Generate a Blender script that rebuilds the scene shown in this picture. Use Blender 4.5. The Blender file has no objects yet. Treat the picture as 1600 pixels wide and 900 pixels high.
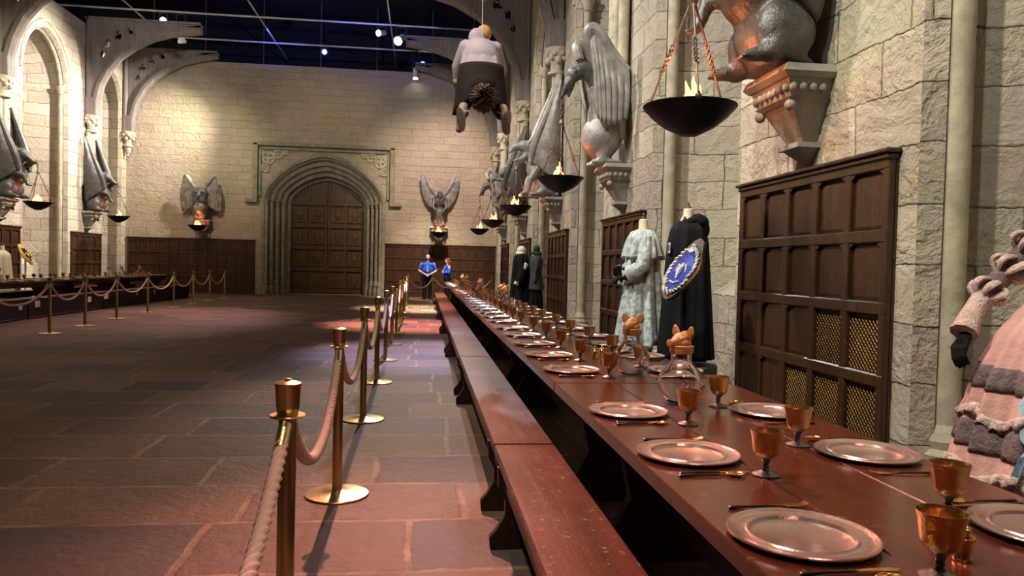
import bpy, bmesh, math, random
from mathutils import Vector, Matrix
random.seed(7)
PI = math.pi
C = bpy.context.scene.collection
SC = bpy.context.scene

# ------------------------------------------------------------------ camera
CAM_H = 1.40; F_PX = 1170.0
YAW = math.radians(6.78); PITCH = math.radians(-1.65); ROLL = 0.024
fw = Vector((math.sin(YAW)*math.cos(PITCH), math.cos(YAW)*math.cos(PITCH), math.sin(PITCH)))
r0 = Vector((math.cos(YAW), -math.sin(YAW), 0)); u0 = r0.cross(fw)
R_ = r0*math.cos(ROLL) + u0*math.sin(ROLL); U_ = u0*math.cos(ROLL) - r0*math.sin(ROLL)
cd = bpy.data.cameras.new('camera'); cam = bpy.data.objects.new('camera', cd); C.objects.link(cam)
cd.sensor_width = 36; cd.lens = F_PX/1600*36; cd.clip_start = 0.05; cd.clip_end = 200
m = Matrix((R_, U_, -fw)).transposed().to_4x4(); m.translation = Vector((0, 0, CAM_H))
cam.matrix_world = m
SC.camera = cam
SC.view_settings.view_transform = 'Standard'; SC.view_settings.look = 'None'
SC.view_settings.gamma = 1.0; SC.view_settings.use_curve_mapping = False
SC.view_settings.exposure = 0.45
# ------------------------------------------------------------------ world
w = bpy.data.worlds.new('world'); SC.world = w; w.use_nodes = True
w.node_tree.nodes['Background'].inputs[0].default_value = (0.62, 0.66, 0.85, 1)
w.node_tree.nodes['Background'].inputs[1].default_value = 0.06

# ------------------------------------------------------------------ room dimensions
XR, XL, YF, ZT = 3.1, -12.0, 32.0, 9.6          # wall faces and top of the side walls
PIER0, BAY = 5.8, 5.65                          # first pier centre and bay length
XM = (XR+XL)/2

# ------------------------------------------------------------------ stage lighting
def spot(name, loc, target, power, color, size=60, blend=0.6, radius=0.12):
    d = bpy.data.lights.new(name, 'SPOT'); d.energy = power; d.color = color
    d.spot_size = math.radians(size); d.spot_blend = blend; d.shadow_soft_size = radius
    o = bpy.data.objects.new(name, d); C.objects.link(o); o.location = loc
    o.rotation_euler = (Vector(target)-Vector(loc)).to_track_quat('-Z', 'Y').to_euler()
    return o
WARM = (1.0, .80, .56); SOFT = (1.0, .90, .76)
# row light over the rope line, far end of the hall: throws the long shadows towards the camera
spot('row_spot', (-.66, 23.0, 9.2), (.25, 5.6, 0), 2100, (1, .62, .46), 20, .6, .05)
spot('near_floor_spot', (-.60, 13.5, 9.2), (.3, 2.2, 0), 6000, (1, .36, .27), 22, .9, .05)
spot('rope_fill_spot', (1.2, -1.6, 6.0), (-.3, 2.4, .6), 380, (1, .46, .38), 40, .9, .6)
spot('left_floor_fill', (-5, 9, 10), (-4, 10, 0), 110, (1, .72, .52), 110, 1, .5)
spot('mid_floor_spot', (.2, 16.0, 9.0), (.1, 12.0, 0), 6000, (.62, .57, 1.0), 27, .9, .1)
spot('tan_floor_spot', (-.6, 13.0, 9.0), (-.3, 7.2, 0), 520, (1, .72, .25), 24, .9, .1)
spot('pink_floor_spot', (-1.0, 17.5, 9.0), (-.2, 17.3, 0), 9500, (1, .44, .44), 30, .9, .1)
spot('left_row_spot', (-5.4, 27.0, 9.0), (-6.8, 19.0, 0), 2500, (1, .50, .50), 40, .9, .1)
spot('far_floor_spot', (.6, 26.0, 9.2), (.4, 31.2, .8), 3800, (1, .86, .66), 34, .9, .1)
spot('pale_floor_spot', (-.2, 19.0, 9.2), (.0, 23.6, 0), 20000, (1, .93, .74), 26, .9, .1)
spot('added_bracket_fill', (-4.5, 7.0, 8.2), (2.0, 19, 8.8), 1100, (1, .93, .88), 44, .9, .1)  # unseen lamp added to brighten the right roof brackets
# wall washers hung from the lighting pipes, plus added recess and bracket fills
for i, (y, p, c) in enumerate([(3.5, 1900, (1, .88, .70)), (8.5, 2100, (1, .92, .82)), (14.0, 2000, (1, .92, .82)), (20.0, 1900, SOFT), (26.0, 1900, (1, .86, .76))]):
    spot('right_wall_spot', (-2.2, y-1.5, 8.8), (3.2, y+.3, 3.6), p, c, 74, .8, .15)
spot('near_wall_spot', (-1.2, 4.6, 6.4), (3.2, 5.2, 3.7), 520, (1, .91, .66), 60, .9, .12)
spot('recess_fill', (-.6, 1.2, 7.0), (4.2, 3.6, 3.2), 420, (.96, .98, .90), 50, .9, .12)  # fill lamp added to lift the near recess
spot('added_left_bracket_fill', (-4.0, 17.0, 8.4), (-11.2, 27.5, 8.7), 1100, (1, .94, .88), 40, .9, .1)  # extra unseen lamp that brightens the left roof brackets
spot('recess_fill', (-.8, 5.5, 7.4), (3.6, 9.2, 3.0), 520, (1, .93, .84), 52, .9, .12)
for i, (y, p, c) in enumerate([(19.5, 3000, (1, .85, .68)), (25.0, 5000, (1, .84, .73)), (30.0, 3600, (1, .86, .72))]):
    spot('left_wall_spot', (-6.6, y, 8.6), (-12.2, y, 5.4), p, c, 84, .8, .15)
spot('far_wall_spot', (-9.3, 25.0, 9.0), (-9.8, 32, 5.0), 1050, (1, .80, .64), 62, .9, .12)
spot('green_wall_spot', (-7.6, 25.0, 9.2), (-8.2, 32, 6.0), 330, (.80, 1, .30), 34, 1, .12)
spot('far_wall_spot', (-3.6, 24.0, 9.2), (-3.9, 32, 5.6), 420, (1, .80, .50), 60, .9, .12)
spot('far_wall_spot', (.6, 25.0, 9.0), (.8, 32, 4.2), 2300, (1, .80, .66), 62, .9, .12)
spot('pink_wall_spot', (1.4, 26.0, 9.2), (1.0, 32, 5.6), 500, (1, .55, .70), 40, 1, .12)
# table lights
spot('table_spot', (-.6, 4.6, 8.6), (1.3, 1.9, .8), 900, (1, .74, .62), 34, .8, .08)
spot('table_spot', (.6, 20.0, 9.2), (1.2, 10.0, .8), 1500, (.90, .90, 1.0), 34, .8, .08)
spot('costume_spot', (-1.2, 6.6, 7.6), (2.6, 8.1, 1.3), 380, (.95, .97, 1.0), 26, .8, .08)
spot('dress_spot', (.2, .9, 6.6), (2.7, 2.9, 1.0), 330, (1, .78, .74), 30, .8, .1)
spot('rider_spot', (-1.0, 5.5, 9.0), (.8, 9.8, 4.0), 420, (1, .80, .85), 24, .8, .1)
spot('added_grid_fill', (-3.0, 12.0, 8.0), (-4.0, 30.0, 10.4), 1500, (.95, .95, 1), 50, .6, .1)  # unseen lamp added so the ceiling pipes show pale
spot('blue_roof_spot', (-2.6, 26.0, 9.8), (-1.5, 31.0, 12.5), 260, (.08, .12, 1.0), 110, 1, .1)
spot('blue_roof_spot', (-6.0, 30.0, 9.8), (-6.5, 34.0, 12.5), 160, (.08, .12, 1.0), 110, 1, .1)

# ------------------------------------------------------------------ node helpers
class G:
    def __init__(s, name):
        s.m = bpy.data.materials.new(name); s.m.use_nodes = True
        s.t = s.m.node_tree; s.n = s.t.nodes; s.b = s.n['Principled BSDF']
    def node(s, typ, **kw):
        x = s.n.new(typ)
        for k, v in kw.items(): setattr(x, k, v)
        return x
    def put(s, inp, v):
        if v is None: return
        if isinstance(v, bpy.types.NodeSocket): s.t.links.new(v, inp)
        else: inp.default_value = v
    def math(s, op, a, b=None, c=None):
        x = s.node('ShaderNodeMath', operation=op)
        for i, v in enumerate((a, b, c)): 
            if v is not None: s.put(x.inputs[i], v)
        return x.outputs[0]
    def coord(s, kind='Object'):
        return s.node('ShaderNodeTexCoord').outputs[kind]
    def mapping(s, v, scale=(1, 1, 1), loc=(0, 0, 0)):
        x = s.node('ShaderNodeMapping'); s.put(x.inputs['Vector'], v); x.inputs['Scale'].default_value = scale; x.inputs['Location'].default_value = loc
        return x.outputs[0]
    def noise(s, v, scale, detail=4, rough=.55, color=False, dist=0):
        x = s.node('ShaderNodeTexNoise'); s.put(x.inputs['Vector'], v); x.inputs['Scale'].default_value = scale
        x.inputs['Detail'].default_value = detail; x.inputs['Roughness'].default_value = rough; x.inputs['Distortion'].default_value = dist
        return x.outputs['Color' if color else 'Fac']
    def ramp(s, f, stops, interp='LINEAR'):
        x = s.node('ShaderNodeValToRGB'); r = x.color_ramp; r.interpolation = interp
        r.elements[0].position = stops[0][0]; r.elements[0].color = (*stops[0][1], 1)
        r.elements[1].position = stops[-1][0]; r.elements[1].color = (*stops[-1][1], 1)
        for p, c in stops[1:-1]:
            e = r.elements.new(p); e.color = (*c, 1)
        s.put(x.inputs[0], f); return x.outputs[0]
    def mix(s, f, a, b, typ='MIX'):
        x = s.node('ShaderNodeMix', data_type='RGBA', blend_type=typ)
        s.put(x.inputs[0], f)
        for i, v in ((6, a), (7, b)):
            s.put(x.inputs[i], (*v, 1) if isinstance(v, tuple) and len(v) == 3 else v)
        return x.outputs[2]
    def bump(s, h, strength=.5, dist=.02, normal=None):
        x = s.node('ShaderNodeBump'); s.put(x.inputs['Height'], h); x.inputs['Strength'].default_value = strength; x.inputs['Distance'].default_value = dist
        if normal is not None: s.put(x.inputs['Normal'], normal)
        return x.outputs[0]
    def out(s, color=None, rough=None, normal=None, metal=None, spec=None):
        if color is not None: s.put(s.b.inputs['Base Color'], (*color, 1) if isinstance(color, tuple) and len(color) == 3 else color)
        s.put(s.b.inputs['Roughness'], rough); s.put(s.b.inputs['Normal'], normal); s.put(s.b.inputs['Metallic'], metal)
        s.put(s.b.inputs['Specular IOR Level'], spec)
        return s.m

def masonry(name, coord, bw, bh, palette, mortar, mw=.010, rough=.8, b_edge=.6, b_noise=.5, dark_joint=True, spec=.3, distort=.02, patch=None, wvar=.5, bdist=.03):
    g = G(name)
    co = g.coord(coord)
    nz = g.noise(co, 1.7, 3, .6, color=True)
    v = g.node('ShaderNodeVectorMath', operation='MULTIPLY_ADD')
    g.put(v.inputs[0], nz); v.inputs[1].default_value = (distort*3, distort*3, 0)
    g.put(v.inputs[2], co)
    nz2 = g.noise(co, 14, 3, .6, color=True)
    v2 = g.node('ShaderNodeVectorMath', operation='MULTIPLY_ADD')
    g.put(v2.inputs[0], nz2); v2.inputs[1].default_value = (distort*1.1, distort*1.1, 0); g.put(v2.inputs[2], v.outputs[0])
    sp = g.node('ShaderNodeSeparateXYZ'); g.put(sp.inputs[0], v2.outputs[0])
    vy = g.math('DIVIDE', sp.outputs[1], bh)
    row = g.math('FLOOR', vy); fy = g.math('SUBTRACT', vy, row)
    wn = g.node('ShaderNodeTexWhiteNoise', noise_dimensions='1D'); g.put(wn.inputs['W'], row)
    rr = wn.outputs['Value']
    wid = g.math('MULTIPLY', g.math('MULTIPLY_ADD', rr, wvar, 1-wvar*.5), bw)
    vx = g.math('ADD', g.math('DIVIDE', sp.outputs[0], wid), g.math('MULTIPLY', rr, 7.31))
    col = g.math('FLOOR', vx); fx = g.math('SUBTRACT', vx, col)
    cm = g.node('ShaderNodeCombineXYZ'); g.put(cm.inputs[0], col); g.put(cm.inputs[1], row)
    wn2 = g.node('ShaderNodeTexWhiteNoise', noise_dimensions='2D'); g.put(wn2.inputs['Vector'], cm.outputs[0])
    rnd = wn2.outputs['Value']
    # distance to the joint in metres
    dx = g.math('MULTIPLY', g.math('MINIMUM', fx, g.math('SUBTRACT', 1.0, fx)), wid)
    dy = g.math('MULTIPLY', g.math('MINIMUM', fy, g.math('SUBTRACT', 1.0, fy)), bh)
    d = g.math('MINIMUM', dx, dy)
    mr = g.node('ShaderNodeMapRange', interpolation_type='SMOOTHSTEP'); g.put(mr.inputs[0], d)
    mr.inputs[1].default_value = mw*.5; mr.inputs[2].default_value = mw*1.6
    stone = mr.outputs[0]
    pal = g.ramp(rnd, palette, 'CONSTANT' if len(palette) > 3 else 'LINEAR')
    n1 = g.noise(co, 3.5, 6, .65); n2 = g.noise(co, 28, 5, .7)
    c = g.mix(g.math('MULTIPLY', n1, .55), pal, g.mix(1.0, pal, (.55, .50, .45), 'MULTIPLY'))
    c = g.mix(.35, c, g.ramp(n2, [(.3, (.45, .45, .45)), (.7, (1.25, 1.22, 1.15))]), 'MULTIPLY')
    if patch: c = g.mix(g.ramp(g.noise(co, .45, 3, .6), [(.48, (0, 0, 0)), (.62, (1, 1, 1))]), c, g.mix(.45, c, patch))
    jm = g.ramp(g.noise(co, 2.6, 4, .7), [(.42, (.15, .15, .15)), (.60, (1, 1, 1))]) if dark_joint else None
    jf = g.math('SUBTRACT', 1.0, stone)
    c = g.mix(g.math('MULTIPLY', jf, jm) if jm is not None else jf, c, mortar)
    # relief
    pit = g.ramp(g.noise(co, 9, 5, .62, dist=.6), [(.35, (0, 0, 0)), (.55, (1, 1, 1))])
    sel = g.math('MULTIPLY_ADD', wn2.outputs['Color'], .9, .1)
    h = g.math('ADD', g.math('MULTIPLY', g.math('MULTIPLY', g.noise(co, 6, 6, .7), b_noise), sel), g.math('MULTIPLY', n2, b_noise*.18))
    h = g.math('ADD', h, g.math('MULTIPLY', g.noise(co, 2.3, 4, .6, dist=1.5), b_noise*1.1))
    h = g.math('ADD', h, g.math('MULTIPLY', g.math('MULTIPLY', pit, b_noise*.35), sel))
    h = g.math('ADD', h, g.math('MULTIPLY', stone, b_edge))
    h = g.math('ADD', h, g.math('MULTIPLY', rnd, .25))
    return g.out(c, rough, g.bump(h, 1.0, bdist), spec=spec)

def plain(name, color, rough=.5, metal=0, bump=0, bscale=20, var=.25, spec=None, stretch=(1, 1, 1), vscale=4):
    g = G(name); co = g.mapping(g.coord('Object'), stretch)
    n = g.noise(co, vscale, 5, .6)
    dark = tuple(x*(1-var) for x in color); lite = tuple(min(1, x*(1+var)) for x in color)
    c = g.ramp(n, [(.3, dark), (.7, lite)])
    nm = g.bump(g.noise(co, bscale, 5, .6), bump, .02) if bump else None
    return g.out(c, rough, nm, metal, spec)

def wood(name, c1, c2, rough=.35, axis='Y', scale=1.0, scratch=.3, spec=.5, bumps=.25, rvar=.15):
    g = G(name); st = {'Y': (14, .8, 14), 'X': (.8, 14, 14), 'Z': (14, 14, .8)}[axis]
    co0 = g.coord('Object'); co = g.mapping(co0, tuple(s*scale for s in st))
    a = g.noise(co, 1.2, 6, .65, dist=.5); b = g.noise(co0, 2.2, 4, .6)
    c = g.ramp(a, [(.25, c1), (.75, c2)])
    c = g.mix(g.math('MULTIPLY', b, .8), c, g.mix(1.0, c, (.45, .40, .38), 'MULTIPLY'))
    s = g.noise(g.mapping(co0, (30, 30, 30)), 1.0, 3, .8)
    c = g.mix(g.math('MULTIPLY', g.ramp(s, [(.61, (0, 0, 0)), (.67, (1, 1, 1))]), scratch), c, g.mix(.8, c, (.55, .33, .22)))
    r = g.math('MULTIPLY_ADD', b, rvar*2, rough-rvar)
    return g.out(c, r, g.bump(g.math('ADD', a, g.math('MULTIPLY', s, .7)), bumps, .006), spec=spec)

def emit(name, color, strength):
    g = G(name); g.b.inputs['Base Color'].default_value = (0, 0, 0, 1)
    g.b.inputs['Emission Color'].default_value = (*color, 1); g.b.inputs['Emission Strength'].default_value = strength
    return g.m

STONE_PAL = [(0, (.52, .48, .41)), (.3, (.45, .415, .35)), (.55, (.57, .525, .44)), (.8, (.48, .42, .36)), (1, (.52, .49, .42))]
M = {}
M['stone'] = masonry('stone_wall', 'UV', .82, .385, STONE_PAL, (.17, .15, .11), .006, .85, .45, .75, patch=(.42, .44, .30), bdist=.055, distort=.03)
M['farstone'] = masonry('far_stone_wall', 'UV', .70, .30, [(0, (.45, .395, .32)), (.5, (.49, .43, .35)), (1, (.44, .39, .32))], (.30, .26, .19), .005, .85, .18, .8, patch=(.38, .36, .20), bdist=.06, distort=.05)
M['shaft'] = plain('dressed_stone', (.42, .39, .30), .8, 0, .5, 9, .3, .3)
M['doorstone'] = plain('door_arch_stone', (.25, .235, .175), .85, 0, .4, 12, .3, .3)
FL = [(0, (.19, .115, .09)), (.18, (.15, .105, .10)), (.36, (.24, .15, .105)), (.52, (.13, .10, .098)), (.68, (.28, .18, .11)), (.84, (.22, .125, .11)), (1, (.18, .13, .11))]
M['floor'] = masonry('flagstone_floor', 'Object', 1.02, .69, FL, (.38, .26, .17), .018, .62, .10, .45, spec=.3, distort=.022, dark_joint=True)
M['black'] = plain('black_drape', (.012, .013, .02), .9)
M['roofwood'] = wood('roof_timber', (.16, .148, .14), (.32, .295, .275), .75, 'Z', .6, .1, .3)
M['panel'] = wood('oak_panelling', (.026, .012, .007), (.090, .040, .018), .36, 'Z', 1, .25, .5)
M['door'] = wood('door_oak', (.06, .036, .018), (.17, .10, .046), .5, 'Z', 1, .2, .3)
M['table'] = wood('table_wood', (.060, .015, .009), (.135, .034, .015), .20, 'Y', .55, .18, .6, .12, .07)
M['bench'] = wood('bench_wood', (.050, .010, .006), (.185, .040, .018), .34, 'Y', .6, .6, .35, .3, .12)
M['benchleg'] = wood('bench_leg_wood', (.03, .012, .009), (.075, .026, .018), .45, 'Z', .8, .3)
M['brass'] = plain('brushed_brass', (.58, .48, .24), .28, 1, .12, 60, .12, None, (1, 1, .05))
M['gold'] = plain('gold_plate', (.80, .46, .16), .24, 1, .1, 30, .15)
M['agedgold'] = plain('aged_gold', (.58, .37, .15), .30, 1, .3, 25, .35)
M['pewter'] = plain('pewter', (.56, .43, .39), .27, .82, .15, 18, .2)
M['darkmetal'] = plain('dark_pewter', (.20, .19, .19), .35, 1, .15, 18, .2)
M['rope'] = plain('cotton_rope', (.70, .54, .45), .9, 0, .15, 150, .1)
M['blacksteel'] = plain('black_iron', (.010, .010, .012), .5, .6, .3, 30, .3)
M['iron'] = plain('rusted_iron', (.16, .13, .11), .5, .7, .4, 60, .4)
M['statue'] = plain('grey_bronze', (.27, .265, .245), .48, .15, .6, 9, .45, .5, vscale=5)
M['statuedark'] = plain('dark_bronze', (.085, .085, .085), .42, .3, .9, 12, .4, .5)
M['corbel'] = plain('grey_corbel_stone', (.27, .26, .23), .6, 0, .4, 14, .25)
M['clay'] = plain('terracotta_gold', (.60, .28, .11), .42, .2, .4, 30, .25)
M['handle'] = plain('black_handle', (.02, .014, .013), .25, 0)
M['pipe'] = plain('steel_pipe', (.62, .60, .56), .5, .2)
M['lampbody'] = plain('lamp_housing', (.30, .30, .32), .4, .5)
M['white'] = plain('white_card', (.75, .70, .62), .7)
M['mesh'] = plain('brass_mesh', (.16, .10, .04), .5, 1)
M['flame'] = emit('flame', (1, .40, .13), 3.2)
M['flamecore'] = emit('flame_core', (1, .62, .30), 4)
M['lens'] = emit('lamp_lens', (1, .96, .9), 25)
M['bluelens'] = emit('blue_lamp_lens', (.05, .10, 1), 14)
g = G('clear_glass'); g.b.inputs['Transmission Weight'].default_value = 1; g.b.inputs['IOR'].default_value = 1.45
g.b.inputs['Base Color'].default_value = (.97, .95, .96, 1); g.b.inputs['Roughness'].default_value = .01; M['glass'] = g.m
M['skin'] = plain('skin', (.62, .38, .28), .5, var=.08)
M['bluecloth'] = plain('blue_polo', (.03, .10, .62), .8, 0, .3, 30, spec=.12)
M['trouser'] = plain('black_trousers', (.012, .012, .016), .8, spec=.12)
M['shoe'] = plain('black_shoe', (.01, .01, .01), .4)
M['ginger'] = plain('reddish_brown_hair', (.13, .035, .02), .6, 0, .6, 90)
M['grayhair'] = plain('grey_hair', (.55, .50, .46), .6, 0, .6, 90)
M['blackcloth'] = plain('black_wool', (.009, .010, .012), .9, 0, .3, 40, spec=.12)
M['greycloth'] = plain('charcoal_tweed', (.055, .058, .062), .9, 0, .4, 60, spec=.12)
M['greencloth'] = plain('green_scarf', (.02, .06, .05), .9, 0, .4, 60, spec=.12)
M['palecloth'] = plain('pale_blue_linen', (.40, .46, .46), .95, 0, 1.0, 14, .5, vscale=14, spec=.12)
M['cream'] = plain('cream_calico', (.68, .60, .44), .8, 0, .1, 40, .08)
M['pink'] = plain('dusty_pink_silk', (.60, .37, .335), .75, 0, .4, 22, .18, spec=.12)
M['band'] = plain('grey_brown_lace_band', (.20, .155, .16), .85, 0, .8, 70, .35, vscale=30, spec=.12)
M['lace'] = plain('pale_lace', (.62, .50, .45), .9, 0, .9, 60, .3, vscale=25, spec=.12)
M['bluesilk'] = plain('pale_blue_silk', (.36, .55, .68), .6, 0, .3, 20)
M['robegrey'] = plain('mauve_grey_robe', (.33, .28, .30), .85, 0, .4, 18, .15, spec=.12)
M['robebrown'] = plain('dark_brown_robe', (.020, .015, .013), .9, 0, .4, 18, .3, spec=.12)
M['leather'] = plain('tan_leather', (.30, .19, .11), .6, 0, .3, 30, .3)
M['darkleather'] = plain('dark_brown_leather', (.075, .04, .025), .55, 0, .3, 30, .3)
M['bristle'] = plain('broom_twigs', (.12, .050, .025), .7, 0, .9, 30, .5, stretch=(3, .3, 3))
M['blond'] = plain('blond_hair', (.50, .27, .08), .6, 0, .7, 80)
M['silverpaint'] = plain('silver_paint', (.62, .62, .62), .45, .3, .8, 35, .35)
M['bluepaint'] = plain('royal_blue_paint', (.025, .05, .36), .4)
M['goldpaint'] = plain('yellow_gold_paint', (.75, .52, .13), .4, .4, .6, 30, .3)
M['plinth'] = plain('grey_plinth', (.09, .09, .09), .7)

# ------------------------------------------------------------------ mesh helpers
class MB:
    """collects vertices and faces for one mesh object; faces may carry uv and material index"""
    def __init__(s): s.v = []; s.f = []; s.uv = []; s.mi = []
    def add(s, vs, fs, uvs=None, mi=0):
        o = len(s.v); s.v += [tuple(p) for p in vs]
        for i, f in enumerate(fs):
            s.f.append(tuple(o+j for j in f)); s.uv.append(uvs[i] if uvs else None); s.mi.append(mi)
        return s
    def quad(s, p, uv=None, mi=0): return s.add(p, [tuple(range(len(p)))], [uv] if uv else None, mi)
    def box(s, x0, x1, y0, y1, z0, z1, b=0, mi=0):
        x0, x1 = sorted((x0, x1)); y0, y1 = sorted((y0, y1)); z0, z1 = sorted((z0, z1))
        if b <= 0:
            vs = [(x, y, z) for z in (z0, z1) for x, y in ((x0, y0), (x1, y0), (x1, y1), (x0, y1))]
            return s.add(vs, [(3, 2, 1, 0), (4, 5, 6, 7), (0, 1, 5, 4), (1, 2, 6, 5), (2, 3, 7, 6), (3, 0, 4, 7)], mi=mi)
        bm = bmesh.new()
        bmesh.ops.create_cube(bm, size=1, matrix=Matrix.Translation(((x0+x1)/2, (y0+y1)/2, (z0+z1)/2)) @ Matrix.Diagonal((x1-x0, y1-y0, z1-z0, 1)))
        bmesh.ops.bevel(bm, geom=bm.edges[:], offset=b, segments=1, affect='EDGES', profile=.5)
        return s.bm(bm, mi)
    def bm(s, bm, mi=0):
        bm.verts.ensure_lookup_table(); bm.verts.index_update()
        s.add([v.co[:] for v in bm.verts], [tuple(v.index for v in f.verts) for f in bm.faces], mi=mi); bm.free(); return s
    def lathe(s, prof, n=24, c=(0, 0, 0), mi=0, mat=None, cap=True):
        vs = []; fs = []
        for r, z in prof:
            for i in range(n):
                a = 2*PI*i/n; vs.append((c[0]+r*math.cos(a), c[1]+r*math.sin(a), c[2]+z))
        k = len(prof)
        for j in range(k-1):
            for i in range(n):
                i2 = (i+1) % n; fs.append((j*n+i, j*n+i2, (j+1)*n+i2, (j+1)*n+i))
        if cap and prof[0][0] > 1e-4: fs.append(tuple(reversed(range(n))))
        if cap and prof[-1][0] > 1e-4: fs.append(tuple((k-1)*n+i for i in range(n)))
        if mat is not None: vs = [tuple(mat @ Vector(p)) for p in vs]
        return s.add(vs, fs, mi=mi)
    def tube(s, pts, rad, n=8, mi=0, twist=0, lobes=0, lobe=.2, flat=1.0):
        """rad: number or list; lobes/twist give twisted rope cross sections"""
        pts = [Vector(p) for p in pts]; k = len(pts); rads = rad if isinstance(rad, (list, tuple)) else [rad]*k
        t0 = (pts[1]-pts[0]).normalized(); ref = Vector((0, 0, 1)) if abs(t0.z) < .9 else Vector((1, 0, 0))
        nrm = t0.cross(ref).normalized(); vs = []; L = 0
        for i, p in enumerate(pts):
            t = (pts[min(i+1, k-1)]-pts[max(i-1, 0)]).normalized()
            nrm = (nrm-t*nrm.dot(t)).normalized(); bi = t.cross(nrm)
            if i: L += (p-pts[i-1]).length
            for j in range(n):
                a = 2*PI*j/n; r = rads[i]
                if lobes: r *= 1+lobe*math.cos(lobes*(a-twist*L))
                vs.append(p+nrm*(r*math.cos(a))+bi*(r*math.sin(a)*flat))
        fs = [(i*n+j, i*n+(j+1) % n, (i+1)*n+(j+1) % n, (i+1)*n+j) for i in range(k-1) for j in range(n)]
        fs += [tuple(reversed(range(n))), tuple((k-1)*n+j for j in range(n))]
        return s.add(vs, fs, mi=mi)
    def prism(s, poly, d, origin=(0, 0, 0), ax=((1, 0, 0), (0, 0, 1)), mi=0):
        """polygon in plane ax, extruded by vector d"""
        o = Vector(origin); a, b = Vector(ax[0]), Vector(ax[1]); d = Vector(d); n = len(poly)
        p0 = [o+a*x+b*y for x, y in poly]; p1 = [p+d for p in p0]
        fs = [tuple(range(n)), tuple(reversed(range(n, 2*n)))] + [(i, i+n, (i+1) % n+n, (i+1) % n) for i in range(n)]
        return s.add(p0+p1, fs, mi=mi)
    def ell(s, c, r, seg=16, ring=10, mi=0, mat=None):
        bm = bmesh.new(); mt = Matrix.Translation(c) @ (mat.to_4x4() if mat else Matrix()) @ Matrix.Diagonal((*r, 1))
        bmesh.ops.create_uvsphere(bm, u_segments=seg, v_segments=ring, radius=1, matrix=mt); return s.bm(bm, mi)
    def grid(s, rows, closed=False, mi=0):
        n = len(rows[0]); vs = [p for r in rows for p in r]; fs = []
        for i in range(len(rows)-1):
            for j in range(n if closed else n-1):
                fs.append((i*n+j, i*n+(j+1) % n, (i+1)*n+(j+1) % n, (i+1)*n+j))
        return s.add(vs, fs, mi=mi)
    def xf(s, mat): s.v = [tuple(mat @ Vector(p)) for p in s.v]; return s
    def build(s, name, mats, parent=None, smooth=True, angle=.6, fix=True):
        me = bpy.data.meshes.new(name); me.from_pydata(s.v, [], s.f)
        if any(u for u in s.uv):
            ul = me.uv_layers.new(name='UVMap')
            for p, u in zip(me.polygons, s.uv):
                if u:
                    for li, q in zip(p.loop_indices, u): ul.data[li].uv = q
        for mt in (mats if isinstance(mats, (list, tuple)) else [mats]): me.materials.append(mt)
        for p, i in zip(me.polygons, s.mi): p.material_index = i
        if fix:
            bm = bmesh.new(); bm.from_mesh(me); bmesh.ops.recalc_face_normals(bm, faces=bm.faces[:]); bm.to_mesh(me); bm.free()
        if smooth:
            for p in me.polygons: p.use_smooth = True
            try: me.set_sharp_from_angle(angle=angle)
            except Exception: pass
        me.update()
        o = bpy.data.objects.new(name, me); C.objects.link(o)
        if parent is not None: o.parent = parent
        return o

def bake(o):
    """apply the object's modifiers into its mesh"""
    dg = bpy.context.evaluated_depsgraph_get(); dg.update()
    me = bpy.data.meshes.new_from_object(o.evaluated_get(dg)); me.name = o.name
    o.modifiers.clear(); o.data = me
    for p in me.polygons: p.use_smooth = True
    return o
def remesh(o, voxel=.03, it=4):
    md = o.modifiers.new('r', 'REMESH'); md.mode = 'VOXEL'; md.voxel_size = voxel; md.use_smooth_shade = True
    sm = o.modifiers.new('s', 'SMOOTH'); sm.iterations = it; sm.factor = .5
    return bake(o)
def solid(o, t, offset=0):
    md = o.modifiers.new('s', 'SOLIDIFY'); md.thickness = t; md.offset = offset; return bake(o)
def capsules(mb, segs, n=10):
    for a, ra, b, rb in segs:
        a, b = Vector(a), Vector(b); k = 5
        mb.tube([a.lerp(b, i/k) for i in range(k+1)], [ra+(rb-ra)*i/k for i in range(k+1)], n)
        mb.ell(a, (ra, ra, ra), 12, 8); mb.ell(b, (rb, rb, rb), 12, 8)
    return mb

def thing(name, label, cat, loc=(0, 0, 0), rotz=0, group=None):
    o = bpy.data.objects.new(name, None); C.objects.link(o); o.location = loc; o.rotation_euler = (0, 0, rotz)
    o.empty_display_size = .1
    o['label'] = label; o['category'] = cat
    if group: o['group'] = group
    return o
def tag(o, label, cat, group=None):
    o['label'] = label; o['category'] = cat
    if group: o['group'] = group
    return o
def struct(o): o['kind'] = 'structure'; return o
def kids(o): return [c for c in KID.get(o.name, [])]
KID = {}
def copy_tree(o, loc=None, rotz=None, label=None, group=None, parent=None):
    c = o.copy(); C.objects.link(c)
    if parent is not None: c.parent = parent
    if loc is not None: c.location = loc
    if rotz is not None: c.rotation_euler = (0, 0, rotz)
    if label: c['label'] = label
    if group: c['group'] = group
    for ch in [x for x in o.children]: copy_tree(ch, parent=c)
    return c
ORD = ['nearest', 'second', 'third', 'fourth', 'fifth', 'sixth', 'seventh', 'eighth', 'ninth', 'tenth', 'eleventh', 'twelfth', 'thirteenth', 'fourteenth', 'fifteenth', 'sixteenth', 'seventeenth', 'eighteenth', 'nineteenth', 'twentieth', 'twenty-first', 'twenty-second', 'twenty-third', 'twenty-fourth', 'twenty-fifth', 'twenty-sixth', 'twenty-seventh', 'twenty-eighth', 'twenty-ninth', 'thirtieth', 'thirty-first', 'thirty-second', 'thirty-third', 'thirty-fourth', 'thirty-fifth', 'thirty-sixth']
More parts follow.
